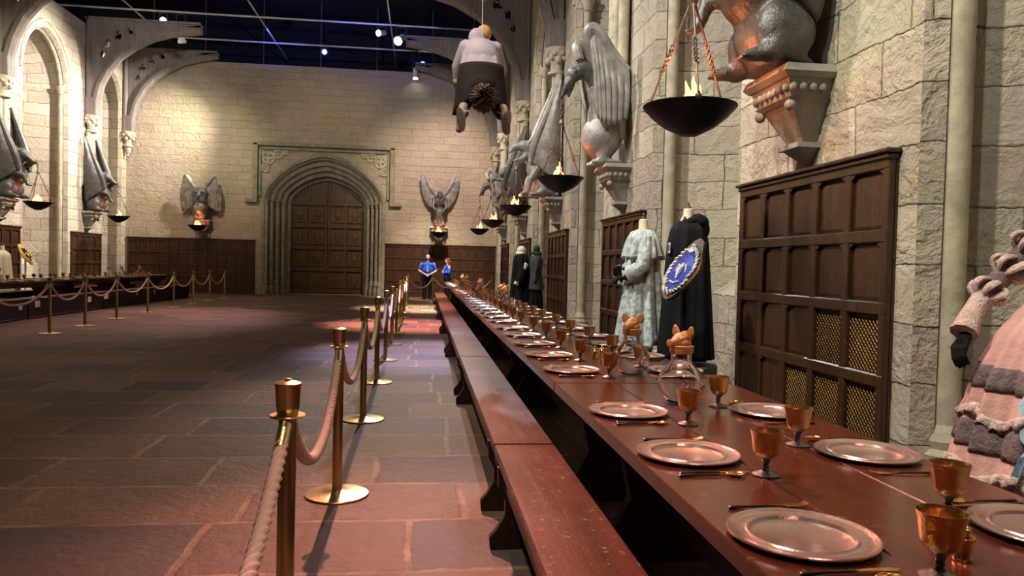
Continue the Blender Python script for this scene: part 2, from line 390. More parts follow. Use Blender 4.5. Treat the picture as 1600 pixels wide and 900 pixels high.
# ================================================================== SETTING
fl = MB().quad([(-16, -4, 0), (7, -4, 0), (7, 36, 0), (-16, 36, 0)]).build('floor', M['floor'], smooth=False); struct(fl)
ce = MB().box(-17, 8, -5, 37, 12.6, 12.7).build('ceiling', M['black'], smooth=False); struct(ce)

def arch_outline(a, zs, za, n=14, z0=0.0):
    """points of a pointed opening from the left foot over the apex to the right foot"""
    h = za-zs; R = (a*a+h*h)/(2*a); t1 = math.asin(min(1, h/R)) if R >= a else PI-math.asin(min(1, h/R))
    pts = [(-a, z0), (-a, (z0+zs)/2)]
    for i in range(n+1):
        t = t1*i/n; pts.append((-(a-R+R*math.cos(t)), zs+R*math.sin(t)))
    return pts + [(-x, z) for x, z in reversed(pts[:-1])]

def side_wall(name, X, sgn):
    """sgn +1: wall body goes to +X (right wall)"""
    mb = MB(); P = lambda y, z, d: (X+sgn*d, y, z)
    first = -1; last = 4; SL = [(PIER0+BAY*(k+.5), BAY/2, BAY/2, 1.45, 7.0, 8.62) for k in range(first, last)]+[(30.62, 2.22, 1.38, .92, 7.3, 8.55)]
    ya = PIER0+BAY*(first); half = BAY/2
    prof = [(0, 0), (.05, .14), (-.10, .19), (-.10, .44), (.32, 1.35)]
    for yc, hl_, hr_, AW, zs_, za_ in SL:
        loops = [arch_outline(AW-i, zs_, za_-i*1.1) for i, d in prof]
        L0 = loops[0]; n = len(L0); mid = n//2
        # face
        for i in range(n-1):
            (y0, z0), (y1, z1) = L0[i], L0[i+1]; e = -hl_ if i < mid else hr_
            if abs(z1-z0) < 1e-6: continue
            q = [(yc+e, z0), (yc+y0, z0), (yc+y1, z1), (yc+e, z1)]
            mb.quad([P(y, z, 0) for y, z in q], [(y, z) for y, z in q])
        za = L0[mid][1]; q = [(yc-hl_, za), (yc+hr_, za), (yc+hr_, ZT), (yc-hl_, ZT)]
        mb.quad([P(y, z, 0) for y, z in q], [(y, z) for y, z in q])
        # jambs
        dd = 0
        for j in range(len(prof)-1):
            A, B = loops[j], loops[j+1]; d0, d1 = prof[j][1], prof[j+1][1]
            ln = math.hypot(d1-d0, prof[j+1][0]-prof[j][0])
            per = 0
            for i in range(n-1):
                p = [P(yc+A[i][0], A[i][1], d0), P(yc+B[i][0], B[i][1], d1), P(yc+B[i+1][0], B[i+1][1], d1), P(yc+A[i+1][0], A[i+1][1], d0)]
                if i in (0, 1, n-2, n-3): uv = [(yc*3+dd, A[i][1]), (yc*3+dd+ln, B[i][1]), (yc*3+dd+ln, B[i+1][1]), (yc*3+dd, A[i+1][1])]
                else:
                    s0 = per; s1 = per+math.hypot(A[i+1][0]-A[i][0], A[i+1][1]-A[i][1]); uv = [(dd, s0), (dd+ln, s0), (dd+ln, s1), (dd, s1)]; per = s1
                mb.quad(p, uv)
            dd += ln
        # back of the recess
        Bk = loops[-1]
        for i in range(mid):
            q = [Bk[i], Bk[i+1], Bk[n-2-i], Bk[n-1-i]]
            if i == mid-1: q = [Bk[i], Bk[i+1], Bk[n-1-i]]
            mb.quad([P(yc+y, z, 1.35) for y, z in q], [(yc+y+.37, z+.1) for y, z in q])
        # sloped sill
        a = AW-.29
        mb.quad([P(yc-a-.13, 1.10, .86), P(yc+a+.13, 1.10, .86), P(yc+a, 1.45, 1.35), P(yc-a, 1.45, 1.35)], [(0, 0), (2.4, 0), (2.4, .6), (0, .6)])
        mb.quad([P(yc-a-.13, 0, .86), P(yc+a+.13, 0, .86), P(yc+a+.13, 1.10, .86), P(yc-a-.13, 1.10, .86)], [(yc-a, 0), (yc+a, 0), (yc+a, 1.1), (yc-a, 1.1)])
    # end strips, top and outer back
    y0 = PIER0+BAY*first; y1 = PIER0+BAY*last
    for a, b in ((-4.0, y0),):
        if b > a: mb.quad([P(a, 0, 0), P(b, 0, 0), P(b, ZT, 0), P(a, ZT, 0)], [(a, 0), (b, 0), (b, ZT), (a, ZT)])
    mb.quad([P(-4, ZT, 0), P(YF, ZT, 0), P(YF, ZT, 1.6), P(-4, ZT, 1.6)], [(0, 0), (36, 0), (36, 1.6), (0, 1.6)])
    mb.quad([P(-4, 0, 1.6), P(YF, 0, 1.6), P(YF, ZT, 1.6), P(-4, ZT, 1.6)], [(0, 0), (36, 0), (36, 9), (0, 9)])
    o = mb.build(name, M['stone'], smooth=False, fix=False); return struct(o)
side_wall('wall_right', XR, 1); side_wall('wall_left', XL, -1)

# far wall with the door opening
DX, DA, DZS, DZA = -4.15, 2.40, 3.95, 5.75       # door centre, half width, springing, apex of the outer order
def arch4(a, zs, za, n=10):
    """four-centred (depressed) arch outline"""
    pts = [(-a, 0), (-a, zs*.5), (-a, zs)]; h = za-zs
    for i in range(1, 2*n+1):
        t = i/(2*n); x = -a+a*t
        z = zs+h*(1-(1-t)**2.0)**.62*(.86+.14*t)
        pts.append((x, z))
    return pts+[(-x, z) for x, z in reversed(pts[:-1])]
mb = MB(); o4 = arch4(DA, DZS, DZA); n = len(o4); mid = n//2
for i in range(n-1):
    (x0, z0), (x1, z1) = o4[i], o4[i+1]; e = XL if i < mid else XR
    if abs(z1-z0) < 1e-6: continue
    q = [(e, z0), (DX+x0, z0), (DX+x1, z1), (e, z1)]; mb.quad([(x, YF, z) for x, z in q], q)
q = [(XL, o4[mid][1]), (XR, o4[mid][1]), (XR, 9.45), (XL, 9.45)]; mb.quad([(x, YF, z) for x, z in q], q)
mb.quad([(XL, YF, 9.45), (XR, YF, 9.45), (XR, YF+2, 9.45), (XL, YF+2, 9.45)], [(0, 0), (15, 0), (15, 2), (0, 2)])
struct(mb.build('wall_far', M['farstone'], smooth=False, fix=False))
struct(MB().box(-17, 8, 36, 36.1, 0, 12.6).build('wall_back', M['black'], smooth=False))
struct(MB().box(-17, 8, -4.6, -4.5, 0, 12.6).build('wall_behind_camera', M['black'], smooth=False))
struct(MB().box(6.5, 6.6, -4.5, 36, 0, 12.6).build('wall_outer_right', M['black'], smooth=False))
struct(MB().box(-15.6, -15.5, -4.5, 36, 0, 12.6).build('wall_outer_left', M['black'], smooth=False))

# moulded door surround: orders stepping back, jamb shafts, label mould, pierced spandrels
sur = MB()
steps = [(0, -.10), (0, .0), (.10, .06), (.14, .22), (.30, .26), (.34, .44), (.50, .48), (.54, .68), (.70, .72), (.74, 1.1), (.86, 1.12)]
loops = [[(x, YF+d, z) for x, z in [(DX+p[0], p[1]) for p in arch4(DA-i, DZS, DZA-i*1.0)]] for i, d in steps]
sur.grid(loops)
lo = [(x, YF-.10, z) for x, z in [(DX+p[0], p[1]) for p in arch4(DA+.12, DZS, DZA+.14)]]
sur.grid([loops[0], lo, [(p[0], YF+.01, p[2]) for p in lo]])
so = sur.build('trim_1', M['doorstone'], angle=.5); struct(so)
js = MB()
for s in (-1, 1):
    for q, (i, d) in enumerate([(.07, -.02), (.24, .14), (.43, .36), (.63, .58)]):
        x = DX+s*(DA-i)
        js.tube([(x, YF+d, .62), (x, YF+d, DZS-.18)], .075, 12)
        js.lathe([(.12, .0), (.13, .30), (.10, .38), (.12, .44), (.10, .52), (.085, .60), (.075, .64)], 12, (x, YF+d, 0))
        js.lathe([(.075, 0), (.10, .03), (.08, .08), (.12, .16), (.13, .22), (.09, .24)], 12, (x, YF+d, DZS-.24))
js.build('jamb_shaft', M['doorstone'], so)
lm = MB(); XO = 2.68
for s in (-1, 1):
    lm.box(DX+s*XO, DX+s*(XO+.18), YF-.20, YF+.02, DZS-.05, 6.22, .02)
    lm.box(DX+s*(XO-.12), DX+s*(XO-.03), YF-.12, YF+.02, DZS+.1, 6.08, .015)
    lm.box(DX+s*XO, DX+s*(XO+.50), YF-.20, YF+.02, DZS-.17, DZS+.0, .02)
lm.box(DX-XO-.18, DX+XO+.18, YF-.20, YF+.02, 6.12, 6.26, .02)
lm.box(DX-XO+.02, DX+XO-.02, YF-.12, YF+.02, 5.97, 6.07, .015)
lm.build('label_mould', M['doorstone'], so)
sp = MB()
for s in (-1, 1):
    for cx, cz, r in ((2.28, 5.62, .24), (1.90, 5.80, .17), (2.42, 5.20, .14), (1.60, 5.88, .10), (2.5, 5.85, .09)):
        x0 = DX+s*cx
        for q in range(4):
            a = q*PI/2+PI/4; rr = r*.42
            sp.tube([(x0+r*.48*math.cos(a)+rr*math.cos(t), YF-.04, cz+r*.48*math.sin(a)+rr*math.sin(t)) for t in [i*2*PI/12 for i in range(13)]], .030, 6)
        sp.tube([(x0+r*math.cos(t), YF-.04, cz+r*math.sin(t)) for t in [i*2*PI/16 for i in range(17)]], .040, 6)
sp.build('spandrel_tracery', M['shaft'], so)

# double door
YD = YF+1.15
dr = bpy.data.objects.new('door_1', None); C.objects.link(dr); dr.location = (DX, YD, 0); dr['kind'] = 'structure'
din = arch4(DA-.84, DZS, DZA-.84)
def ztop(x):
    for (x0, z0), (x1, z1) in zip(din[2:], din[3:]):
        if x0 <= x <= x1: return z0+(z1-z0)*(x-x0)/(x1-x0)
    return DZS
for s in (-1, 1):
    lf = MB(); a = DA-.84
    poly = [(0.01*s, .03), (s*a, .03)] + [(s*x, ztop(-x)) for x in [a, a*.97, a*.9, a*.8, a*.65, a*.5, a*.3, a*.1, .01]]
    lf.prism(poly, (0, .08, 0), (0, .06, 0))
    for x in (.06, .47*a+.03, a-.06):
        lf.box(s*(x-.055), s*(x+.055), -.0, .07, .05, ztop(-x)-.04, .012)
    for z in (.12, 1.06, 2.0, 2.93, 3.9):
        lf.box(s*.02, s*(a-.01), -.02, .07, z-.07, z+.07, .012)
    o = lf.build('door_leaf', M['door'], dr)
    cv = MB()
    for zc in (.59, 1.53, 2.47, 3.42):
        for xc in (.26*a+.02, .74*a+.0):
            w_ = .21*a; cv.box(s*xc-w_, s*xc+w_, .02, .06, zc-.34, zc+.34, .03)
            cv.ell((s*xc, .02, zc), (.13, .04, .20), 12, 8)
            for q in range(6):
                t = q*PI/3; cv.ell((s*xc+.14*math.cos(t), .02, zc+.22*math.sin(t)), (.05, .03, .05), 8, 6)
    cv.build('carved_panel', M['door'], o)
hd = MB(); hd.lathe([(.0, 0), (.05, .0), (.06, .03), (.03, .07), (0, .08)], 12, mat=Matrix.Translation((-.16, -.02, 1.45)) @ Matrix.Rotation(PI/2, 4, 'X')); hd.build('door_handle', M['darkmetal'], dr)
struct(MB().box(DX-1.6, DX+1.6, YD+.2, YD+.25, 0, 6).build('wall_behind_door', M['black'], smooth=False))
tl = MB().box(DX-1.55, DX+1.5, YD-.10, YD-.05, 0, .018).build('trim_2', M['pipe'], smooth=False); struct(tl)

# ------------------------------------------------------------------ shafts, hood moulds and roof brackets of the side walls
tn = 3
def foliage_capital(mb, x, y, z, r):
    mb.lathe([(r*.8, -.12), (r*1.15, -.09), (r*1.15, -.04), (r*.8, 0), (r*.85, .12), (r*1.2, .28), (r*1.55, .42), (r*1.6, .50), (r*1.3, .52)], 16, (x, y, z))
    for q in range(8):
        a = q*PI/4
        mb.ell((x+r*1.15*math.cos(a), y+r*1.15*math.sin(a), z+.22+.07*(q % 2)), (r*.42, r*.42, .09), 8, 6)
        mb.ell((x+r*1.4*math.cos(a+.4), y+r*1.4*math.sin(a+.4), z+.36), (r*.3, r*.3, .06), 8, 6)
def bay_shafts(X, sgn, ks, side):
    global tn
    for k in ks:
        yc = PIER0+BAY*(k+.5)
        for s in (-1, 1):
            mb = MB(); x = X+sgn*.235; y = yc+s*1.435
            mb.tube([(x, y, .45), (x, y, 6.9)], .085, 14)
            mb.lathe([(.16, 0), (.16, .18), (.135, .22), (.15, .27), (.12, .31), (.13, .36), (.10, .42), (.085, .46)], 14, (x, y, .0))
            mb.box(x-.17, x+.17, y-.17, y+.17, 0, .2, .02)
            mb.lathe([(.085, 0), (.12, .03), (.09, .06), (.11, .14), (.15, .24), (.15, .28), (.09, .30)], 14, (x, y, 6.8))
            o = mb.build('trim_%d' % tn, M['shaft']); struct(o); tn += 1
        mb = MB()
        al = arch_outline(1.43, 7.0, 8.60)[2:-2]
        mb.tube([(x, yc+p[0], p[1]) for p in al], .075, 8)
        al = arch_outline(1.62, 7.0, 8.83)[2:-2]
        mb.tube([(X-sgn*.01, yc+p[0], p[1]) for p in al], .055, 8)
        o = mb.build('trim_%d' % tn, M['shaft']); struct(o); tn += 1
bay_shafts(XR, 1, range(-1, 4), 'right'); bay_shafts(XL, -1, range(1, 4), 'left')

def bracket(X, sgn, y, ztop=9.85, L=3.9, corner=False):
    """curved timber roof bracket springing from a foliage capital; sgn = direction out of the wall"""
    global tn
    z0 = 6.42
    low = [(.34, z0), (.38, 6.95), (.52, 7.5), (.78, 8.05), (1.15, 8.5), (1.65, 8.88), (2.3, 9.22), (3.0, 9.42), (L, 9.55)]
    root = MB()
    holes = [(1.05, 9.25, .13), (1.45, 9.42, .10), (.72, 8.95, .11), (.55, 8.55, .08)]
    # web built as strips between the wall line and the curve, leaving pierced gaps as real openings
    t = .10
    cols = 40; rowsn = 40
    def zlow(x):
        if x < .34: return z0
        for (x0, a), (x1, b) in zip(low, low[1:]):
            if x0 <= x <= x1: return a+(b-a)*(x-x0)/(x1-x0)
        return low[-1][1]
    def inside_hole(x, z):
        for hx, hz, hr in holes:
            for dx, dz in ((0, .6), (.55, -.35), (-.55, -.35)):
                if math.hypot(x-hx-dx*hr, z-hz-dz*hr) < hr*.62: return True
        return False
    vs = {}; mbv = []; fcs = []
    for i in range(cols):
        xa, xb = L*(i/cols)**1.4, L*((i+1)/cols)**1.4
        za0, zb0 = zlow(xa), zlow(xb)
        for j in range(rowsn):
            f0, f1 = j/rowsn, (j+1)/rowsn
            q = [(xa, za0+(ztop-za0)*f0), (xb, zb0+(ztop-zb0)*f0), (xb, zb0+(ztop-zb0)*f1), (xa, za0+(ztop-za0)*f1)]
            cx = sum(p[0] for p in q)/4; cz = sum(p[1] for p in q)/4
            if inside_hole(cx, cz): continue
            for ys in (-t, t): root.quad([(X+sgn*p[0], y+ys, p[1]) for p in q])
    # moulded ribs along the curve and along the top and the wall
    def rib(pts, wd, hg):
        prev = None; rows = []
        for i, (x, z) in enumerate(pts):
            a = pts[max(0, i-1)]; b = pts[min(len(pts)-1, i+1)]; tx, tz = b[0]-a[0], b[1]-a[1]; l = math.hypot(tx, tz); nx, nz = -tz/l, tx/l
            r = []
            for (du, dv) in ((-wd, 0), (-wd, hg*.5), (-wd*.6, hg*.5), (-wd*.6, hg), (wd*.6, hg), (wd*.6, hg*.5), (wd, hg*.5), (wd, 0), (wd*.4, -.07), (-wd*.4, -.07)):
                r.append((X+sgn*(x+nx*dv), y+du, z+nz*dv))
            rows.append(r)
        root.grid(rows, closed=True)
    sm = []
    for i in range(len(low)-1):
        for q in range(3): sm.append((low[i][0]+(low[i+1][0]-low[i][0])*q/3, low[i][1]+(low[i+1][1]-low[i][1])*q/3))
    sm.append(low[-1]); rib(sm, .20, .22)
    rib([(0.12, z0), (.12, 8), (.12, ztop)], .20, .12)
    rib([(0, ztop), (L/2, ztop), (L, ztop)], .20, -.16)
    root.box(X+sgn*.005, X+sgn*.39, y-.195, y+.195, z0-.02, z0+.62, .02)
    o = root.build('trim_%d' % tn, M['roofwood'], smooth=False, fix=False); struct(o); tn += 1
    cp = MB(); foliage_capital(cp, X+sgn*.16, y, z0-.52, .17); cp.build('capital', M['shaft'], o)
    if corner:
        pd = MB().lathe([(0, -.5), (.05, -.46), (.04, -.38), (.10, -.3), (.13, -.16), (.14, -.10)], 14, (X+sgn*.16, y, z0-.52)); pd.build('pendant', M['shaft'], o); return
    sh = MB()
    for dy in (-.11, .11): sh.tube([(X+sgn*.12, y+dy, 3.4), (X+sgn*.12, y+dy, z0-.62)], .085, 12)
    sh.tube([(X+sgn*.20, y, 3.4), (X+sgn*.20, y, z0-.62)], .06, 12)
    sh.build('shaft', M['shaft'], o)
for k in range(0, 5): bracket(XR, -1, PIER0+BAY*k)
for k in range(2, 5): bracket(XL, 1, PIER0+BAY*k)
def corner_corbel(X, sgn):
    global tn
    bracket(X, sgn, YF-.28, 9.75, 3.6, True)
corner_corbel(XL, 1); corner_corbel(XR, -1)

# thin string course on the far wall
mb = MB(); mb.box(XR-3.9, XR, YF-.03, YF, 5.55, 5.59); o = mb.build('trim_%d' % tn, M['farstone'], smooth=False); struct(o); tn += 1

# ================================================================== WAINSCOT
def wainscot(label, loc, rotz, width, cols, rows=4, top=2.24, grille=(), group='oak wainscot panels along the hall walls'):
    """local x along the wall, local -y faces the room"""
    t = thing('wainscot_panel', label, 'wall panelling', loc, rotz, group)
    hw = width/2; fr = MB(); base = .20; pw = (width-.08)/cols; rh = (top-.09-base)/rows
    fr.box(-hw, hw, -.02, 0.0, 0, top-.04)
    for i in range(cols+1):
        x = -hw+.04+pw*i; fr.box(x-.04, x+.04, -.065, -.02, 0, top-.07, .008)
    for j in range(rows+1):
        z = base+rh*j; fr.box(-hw+.003, hw-.003, -.068, -.021, z-.045, z+.045, .010)
    fr.box(-hw+.004, hw-.004, -.075, -.001, .001, base-.06, .01)
    fr.build('frame', M['panel'], t)
    cr = MB(); cr.box(-hw-.03, hw+.03, -.105, 0, top-.03, top, .008); cr.box(-hw-.01, hw+.01, -.085, 0, top-.07, top-.03, .010); cr.build('cornice', M['panel'], t)
    for i in range(cols):
        for j in range(rows):
            x0 = -hw+.04+pw*i+.04; x1 = x0+pw-.08; z0 = base+rh*j+.045; z1 = z0+rh-.09
            if (i, j) in grille:
                gm = MB(); s_ = .042
                k = int((x1-x0+z1-z0)/s_)+1
                for q in range(k):
                    c0 = q*s_
                    a0 = max(0, c0-(z1-z0)); a1 = min(c0, x1-x0)
                    if a1 > a0:
                        for fl_ in (0, 1):
                            xa, xb = (x0+a0, x0+a1) if not fl_ else (x1-a0, x1-a1)
                            za, zb = z0+(c0-a0), z0+(c0-a1)
                            gm.tube([(xa, -.030-.003*fl_, za), (xb, -.030-.003*fl_, zb)], .0028, 4)
                gm.build('brass_grille', M['mesh'], t)['label'] = 'brass wire mesh grille'
            else:
                pm = MB()
                # shallow pointed-head field: bevelled board with a chamfered top
                pm.add([(x0, -.028, z0), (x1, -.028, z0), (x1, -.028, z1-.03), (x1-.05, -.028, z1), (x0+.05, -.028, z1), (x0, -.028, z1-.03),
                        (x0+.03, -.036, z0+.03), (x1-.03, -.036, z0+.03), (x1-.03, -.036, z1-.05), (x1-.07, -.036, z1-.03), (x0+.07, -.036, z1-.03), (x0+.03, -.036, z1-.05)],
                       [(0, 1, 7, 6), (1, 2, 8, 7), (2, 3, 9, 8), (3, 4, 10, 9), (4, 5, 11, 10), (5, 0, 6, 11), (6, 7, 8, 9, 10, 11)])
                for c0, c1 in (((x0, z1), (x0+.05, z1)), ((x1, z1), (x1-.05, z1))):
                    pm.add([(c0[0], -.06, z1), (c1[0], -.06, z1), (c0[0], -.06, z1-.03), (c0[0], -.028, z1), (c1[0], -.028, z1), (c0[0], -.028, z1-.03)], [(0, 1, 2), (1, 4, 5, 2)])
                pm.build('panel_board', M['panel'], t, smooth=False)
    return t
place = ['nearest, beside the pink dress', 'behind the pale blue robe', 'beyond the black-cloaked mannequin', 'beside the two dark distant costumes', 'at the far corner']
for k in range(0, 5):
    wainscot('dark oak panelling on the right wall, %s' % place[k], (XR, PIER0+BAY*k, 0), -PI/2, 2.36, 5,
             grille=((4, 0), (3, 0), (2, 0), (4, 1), (3, 1)) if k == 0 else ())
# rotz -90: local x -> -Y, local -y -> -X
wainscot('dark oak panelling on the left wall behind the yellow crest', (XL, PIER0+BAY*3, 0), PI/2, 2.36, 5)
wainscot('dark oak panelling on the left wall nearest the far corner', (XL, PIER0+BAY*4, 0), PI/2, 2.36, 5)
wainscot('long dark oak panelling on the far wall left of the door', (-9.42, YF, 0), 0, 5.0, 13)
wainscot('oak panelling on the far wall behind the two staff', (.70, YF, 0), 0, 4.7, 12)

# ================================================================== CORBELS (statue ledges)
def corbel(label, loc, rotz):
    t = thing('statue_corbel', label, 'corbel', loc, rotz, 'stone ledges under the winged statues')
    mb = MB(); D = .42; W = .38
    def taper(z0, z1, d0, w0, d1, w1):
        vs = [(0, -w0, z0), (d0, -w0, z0), (d0, w0, z0), (0, w0, z0), (0, -w1, z1), (d1, -w1, z1), (d1, w1, z1), (0, w1, z1)]
        mb.add(vs, [(3, 2, 1, 0), (4, 5, 6, 7), (0, 1, 5, 4), (1, 2, 6, 5), (2, 3, 7, 6), (3, 0, 4, 7)])
    taper(-.06, 0, D, W, D-.03, W-.02); taper(-.10, -.06, D-.04, W-.03, D, W)
    taper(-.24, -.10, D-.10, W-.10, D-.06, W-.05)
    taper(-.27, -.24, D-.12, W-.12, D-.08, W-.08)
    taper(-.56, -.27, .12, .12, D-.13, W-.13)
    taper(-.60, -.56, .19, .17, .19, .17); taper(-.72, -.60, .03, .03, .16, .14)
    kn = mb
    for q in range(7): kn.ell((D-.07, -.26+q*.087, -.17), (.03, .03, .035), 8, 6)
    for s in (-1, 1):
        for q in range(4): kn.ell((.08+q*.08, s*(W-.06), -.17), (.03, .03, .035), 8, 6)
        kn.ell((D-.11, s*(W-.12), -.30), (.045, .045, .045), 10, 8)
    mb.build('ledge', M['corbel'], t, smooth=False)
    return t

# ================================================================== STATUES
def wing(parent, side, lead, trail, feathers=9, notch=.12, mat='statue', thick=.035):
    """lead, trail: lists of (x, y, z), y mirrored by side; surface between with feather ridges"""
    L = [Vector((p[0], p[1]*side, p[2])) for p in lead]; T = [Vector((p[0], p[1]*side, p[2])) for p in trail]
    def samp(P, t):
        t *= len(P)-1; i = min(int(t), len(P)-2); f = t-i
        p0 = P[max(i-1, 0)]; p1 = P[i]; p2 = P[i+1]; p3 = P[min(i+2, len(P)-1)]
        return .5*((2*p1)+(-p0+p2)*f+(2*p0-5*p1+4*p2-p3)*f*f+(-p0+3*p1-3*p2+p3)*f*f*f)
    nu, nv = feathers*6, 14; rows = []
    for i in range(nu+1):
        u = i/nu; a = samp(L, u); b = samp(T, u)
        ph = (u*feathers) % 1.0; b = a+(b-a)*(1-notch*(1-math.sin(PI*ph))**2)
        r = []
        for j in range(nv+1):
            v = j/nv; p = a.lerp(b, v)
            ridge = .022*math.sin(PI*ph)*min(1, v*2.2)
            p = p+Vector((0, side*(ridge+.10*math.sin(PI*v)), 0))
            r.append(p)
        rows.append(r)
    mb = MB().grid(rows)
    o = mb.build('wing', M[mat], parent); solid(o, thick)
    # rounded leading edge
    le = MB().tube([samp(L, i/16) for i in range(17)], [.05+.045*math.sin(PI*min(1, .15+i/16)) for i in range(17)], 10)
    le.build('wing_edge', M[mat], o)
    return o

def statue(kind, label, loc, rotz):
    t = thing('winged_statue', label, 'statue', loc, rotz, 'winged statues on wall ledges')
    b = MB()
    if kind == 'eagle':
        b.ell((.34, 0, .42), (.32, .33, .33)); b.ell((.34, 0, .72), (.22, .24, .34))
        capsules(b, [((.30, 0, .85), .22, (.40, 0, 1.15), .16)])
        nk = MB(); capsules(nk, [((.36, 0, 1.08), .155, (.46, 0, 1.34), .13), ((.46, 0, 1.34), .13, (.62, 0, 1.46), .12), ((.62, 0, 1.46), .12, (.78, 0, 1.38), .115),
                     ((.78, 0, 1.37), .105, (.88, 0, 1.22), .07), ((.88, 0, 1.22), .065, (.97, 0, 1.02), .025), ((.82, 0, 1.22), .055, (.86, 0, 1.04), .022)])
        for q in range(9):
            a = q*2*PI/9; nk.ell((.40, .13*math.cos(a), 1.20+.12*math.sin(a)), (.06, .05, .09))
        for s in (-1, 1): capsules(nk, [((.72, s*.08, 1.47), .03, (.86, s*.06, 1.36), .02)])
        remesh(nk.build('neck_and_head', M['statuedark'], t), .02, 2)
        for s in (-1, 1): capsules(b, [((.30, s*.16, .25), .13, (.36, s*.18, .05), .07), ((.36, s*.18, .05), .06, (.50, s*.18, .03), .035)])
        b.ell((.2, 0, .04), (.25, .28, .05))
        body = remesh(b.build('body', M['statue'], t), .028)
        ey = MB()
        for s in (-1, 1): ey.ell((.78, s*.105, 1.40), (.035, .02, .03), 10, 8)
        ey.build('eye', M['statuedark'], t)
        for s in (-1, 1):
            wing(t, s, [(.62, .40, 1.72), (.66, .44, 1.93), (.54, .46, 1.92), (.30, .48, 1.62), (.06, .50, 1.36)],
                 [(.50, .28, .84), (.47, .34, .66), (.38, .40, .56), (.22, .44, .56), (.06, .46, .64)], 9, .12)
    elif kind == 'owl':
        b.ell((.28, 0, .45), (.28, .36, .42)); b.ell((.36, 0, 1.0), (.26, .34, .30)); b.ell((.40, 0, .72), (.26, .30, .30))
        capsules(b, [((.50, 0, 1.02), .12, (.66, 0, .92), .07), ((.66, 0, .92), .06, (.70, 0, .78), .03)])
        for s in (-1, 1): capsules(b, [((.34, s*.18, .2), .12, (.42, s*.18, .04), .06), ((.42, s*.18, .04), .06, (.52, s*.18, .03), .04)])
        b.ell((.2, 0, .04), (.25, .3, .05))
        remesh(b.build('body', M['statuedark'], t), .03)
        fb = MB(); fb.ell((.50, .02, .46), (.20, .22, .24)); fb.build('breast', M['corbel'], t)
        ey = MB()
        for s in (-1, 1): ey.ell((.58, s*.13, 1.08), (.05, .06, .06), 10, 8)
        ey.build('eye', M['statuedark'], t)
        for s in (-1, 1):
            wing(t, s, [(.38, .22, 1.28), (.42, .34, 1.46), (.44, .46, 1.66), (.42, .56, 1.74), (.38, .63, 1.62)],
                 [(.32, .20, .62), (.28, .32, .48), (.24, .44, .42), (.20, .58, .34), (.14, .74, .30)], 6, .16, thick=.06)
    elif kind == 'harpy':
        b.ell((.26, 0, .50), (.22, .24, .45)); b.ell((.34, 0, 1.05), (.22, .26, .26))
        capsules(b, [((.34, 0, 1.15), .15, (.52, 0, 1.36), .11), ((.52, 0, 1.36), .11, (.66, 0, 1.25), .06), ((.66, 0, 1.25), .05, (.72, 0, 1.12), .025)])
        for s in (-1, 1):
            capsules(b, [((.36, s*.24, 1.12), .09, (.50, s*.28, .80), .06), ((.50, s*.28, .80), .06, (.60, s*.14, .62), .045), ((.28, s*.14, .2), .12, (.40, s*.16, .04), .06)])
        b.ell((.2, 0, .04), (.25, .28, .05))
        remesh(b.build('body', M['statuedark'], t), .028)
        for s in (-1, 1):
            wing(t, s, [(.34, .14, 1.30), (.34, .30, 1.48), (.34, .45, 1.75), (.32, .56, 1.95), (.30, .66, 2.15)],
                 [(.22, .30, .75), (.18, .50, .92), (.16, .66, 1.22), (.20, .74, 1.65), (.30, .72, 2.10)], 9, .5)
    else:
        # crouching beast with raised wings; 'paw' holds the chain in an outstretched forepaw, 'jaw' in open jaws
        b.ell((.28, 0, .34), (.30, .34, .34)); b.ell((.42, 0, .66), (.32, .30, .32)); b.ell((.30, 0, .95), (.24, .28, .24))
        for s in (-1, 1):
            b.ell((.30, s*.28, .26), (.24, .13, .24))
            capsules(b, [((.30, s*.28, .22), .13, (.44, s*.32, .08), .09), ((.44, s*.32, .08), .08, (.60, s*.30, .05), .055)])
            for q in (-1, 0, 1): capsules(b, [((.56, s*.30+q*.045, .05), .035, (.68, s*.30+q*.055, .03), .022)])
        b.ell((.2, 0, .04), (.25, .34, .05))
        hb = MB()
        if kind == 'jaw':
            capsules(b, [((.40, 0, .95), .22, (.62, 0, 1.12), .17), ((.62, 0, 1.12), .17, (.80, 0, 1.16), .14), ((.80, 0, 1.18), .13, (1.02, 0, 1.12), .08), ((1.02, 0, 1.12), .07, (1.13, 0, 1.0), .035),
                         ((.68, 0, 1.0), .12, (.84, 0, .86), .08), ((.84, 0, .86), .07, (1.0, 0, .82), .045)])
            for s in (-1, 1): capsules(b, [((.66, s*.12, 1.26), .06, (.56, s*.16, 1.46), .015), ((.50, s*.26, .62), .12, (.66, s*.26, .38), .08), ((.66, s*.26, .38), .07, (.72, s*.24, .12), .06), ((.72, s*.24, .10), .06, (.84, s*.24, .05), .05)])
        else:
            capsules(b, [((.40, 0, 1.0), .20, (.56, 0, 1.22), .16), ((.60, 0, 1.25), .17, (.72, 0, 1.18), .13), ((.72, 0, 1.16), .11, (.86, 0, 1.06), .07)])
            for s in (-1, 1): capsules(b, [((.56, s*.12, 1.34), .05, (.46, s*.17, 1.50), .012)])
            capsules(b, [((.44, .22, .92), .13, (.66, .24, .98), .09), ((.66, .24, .98), .085, (.92, .06, 1.04), .055), ((.92, .06, 1.04), .06, (1.02, .02, .98), .04)])
            for q in (-1, 0, 1): capsules(b, [((.98, .02+q*.035, 1.0), .028, (1.04, q*.03, .90), .016)])
            capsules(b, [((.46, -.24, .75), .12, (.74, -.22, .62), .08), ((.74, -.22, .62), .07, (.84, -.18, .38), .05), ((.84, -.18, .38), .05, (.94, -.16, .34), .03)])
            # mane
            for q in range(10):
                a = q*PI/5; capsules(b, [((.50, .13*math.cos(a), 1.2+.13*math.sin(a)), .06, (.40, .24*math.cos(a), 1.18+.22*math.sin(a)), .03)])
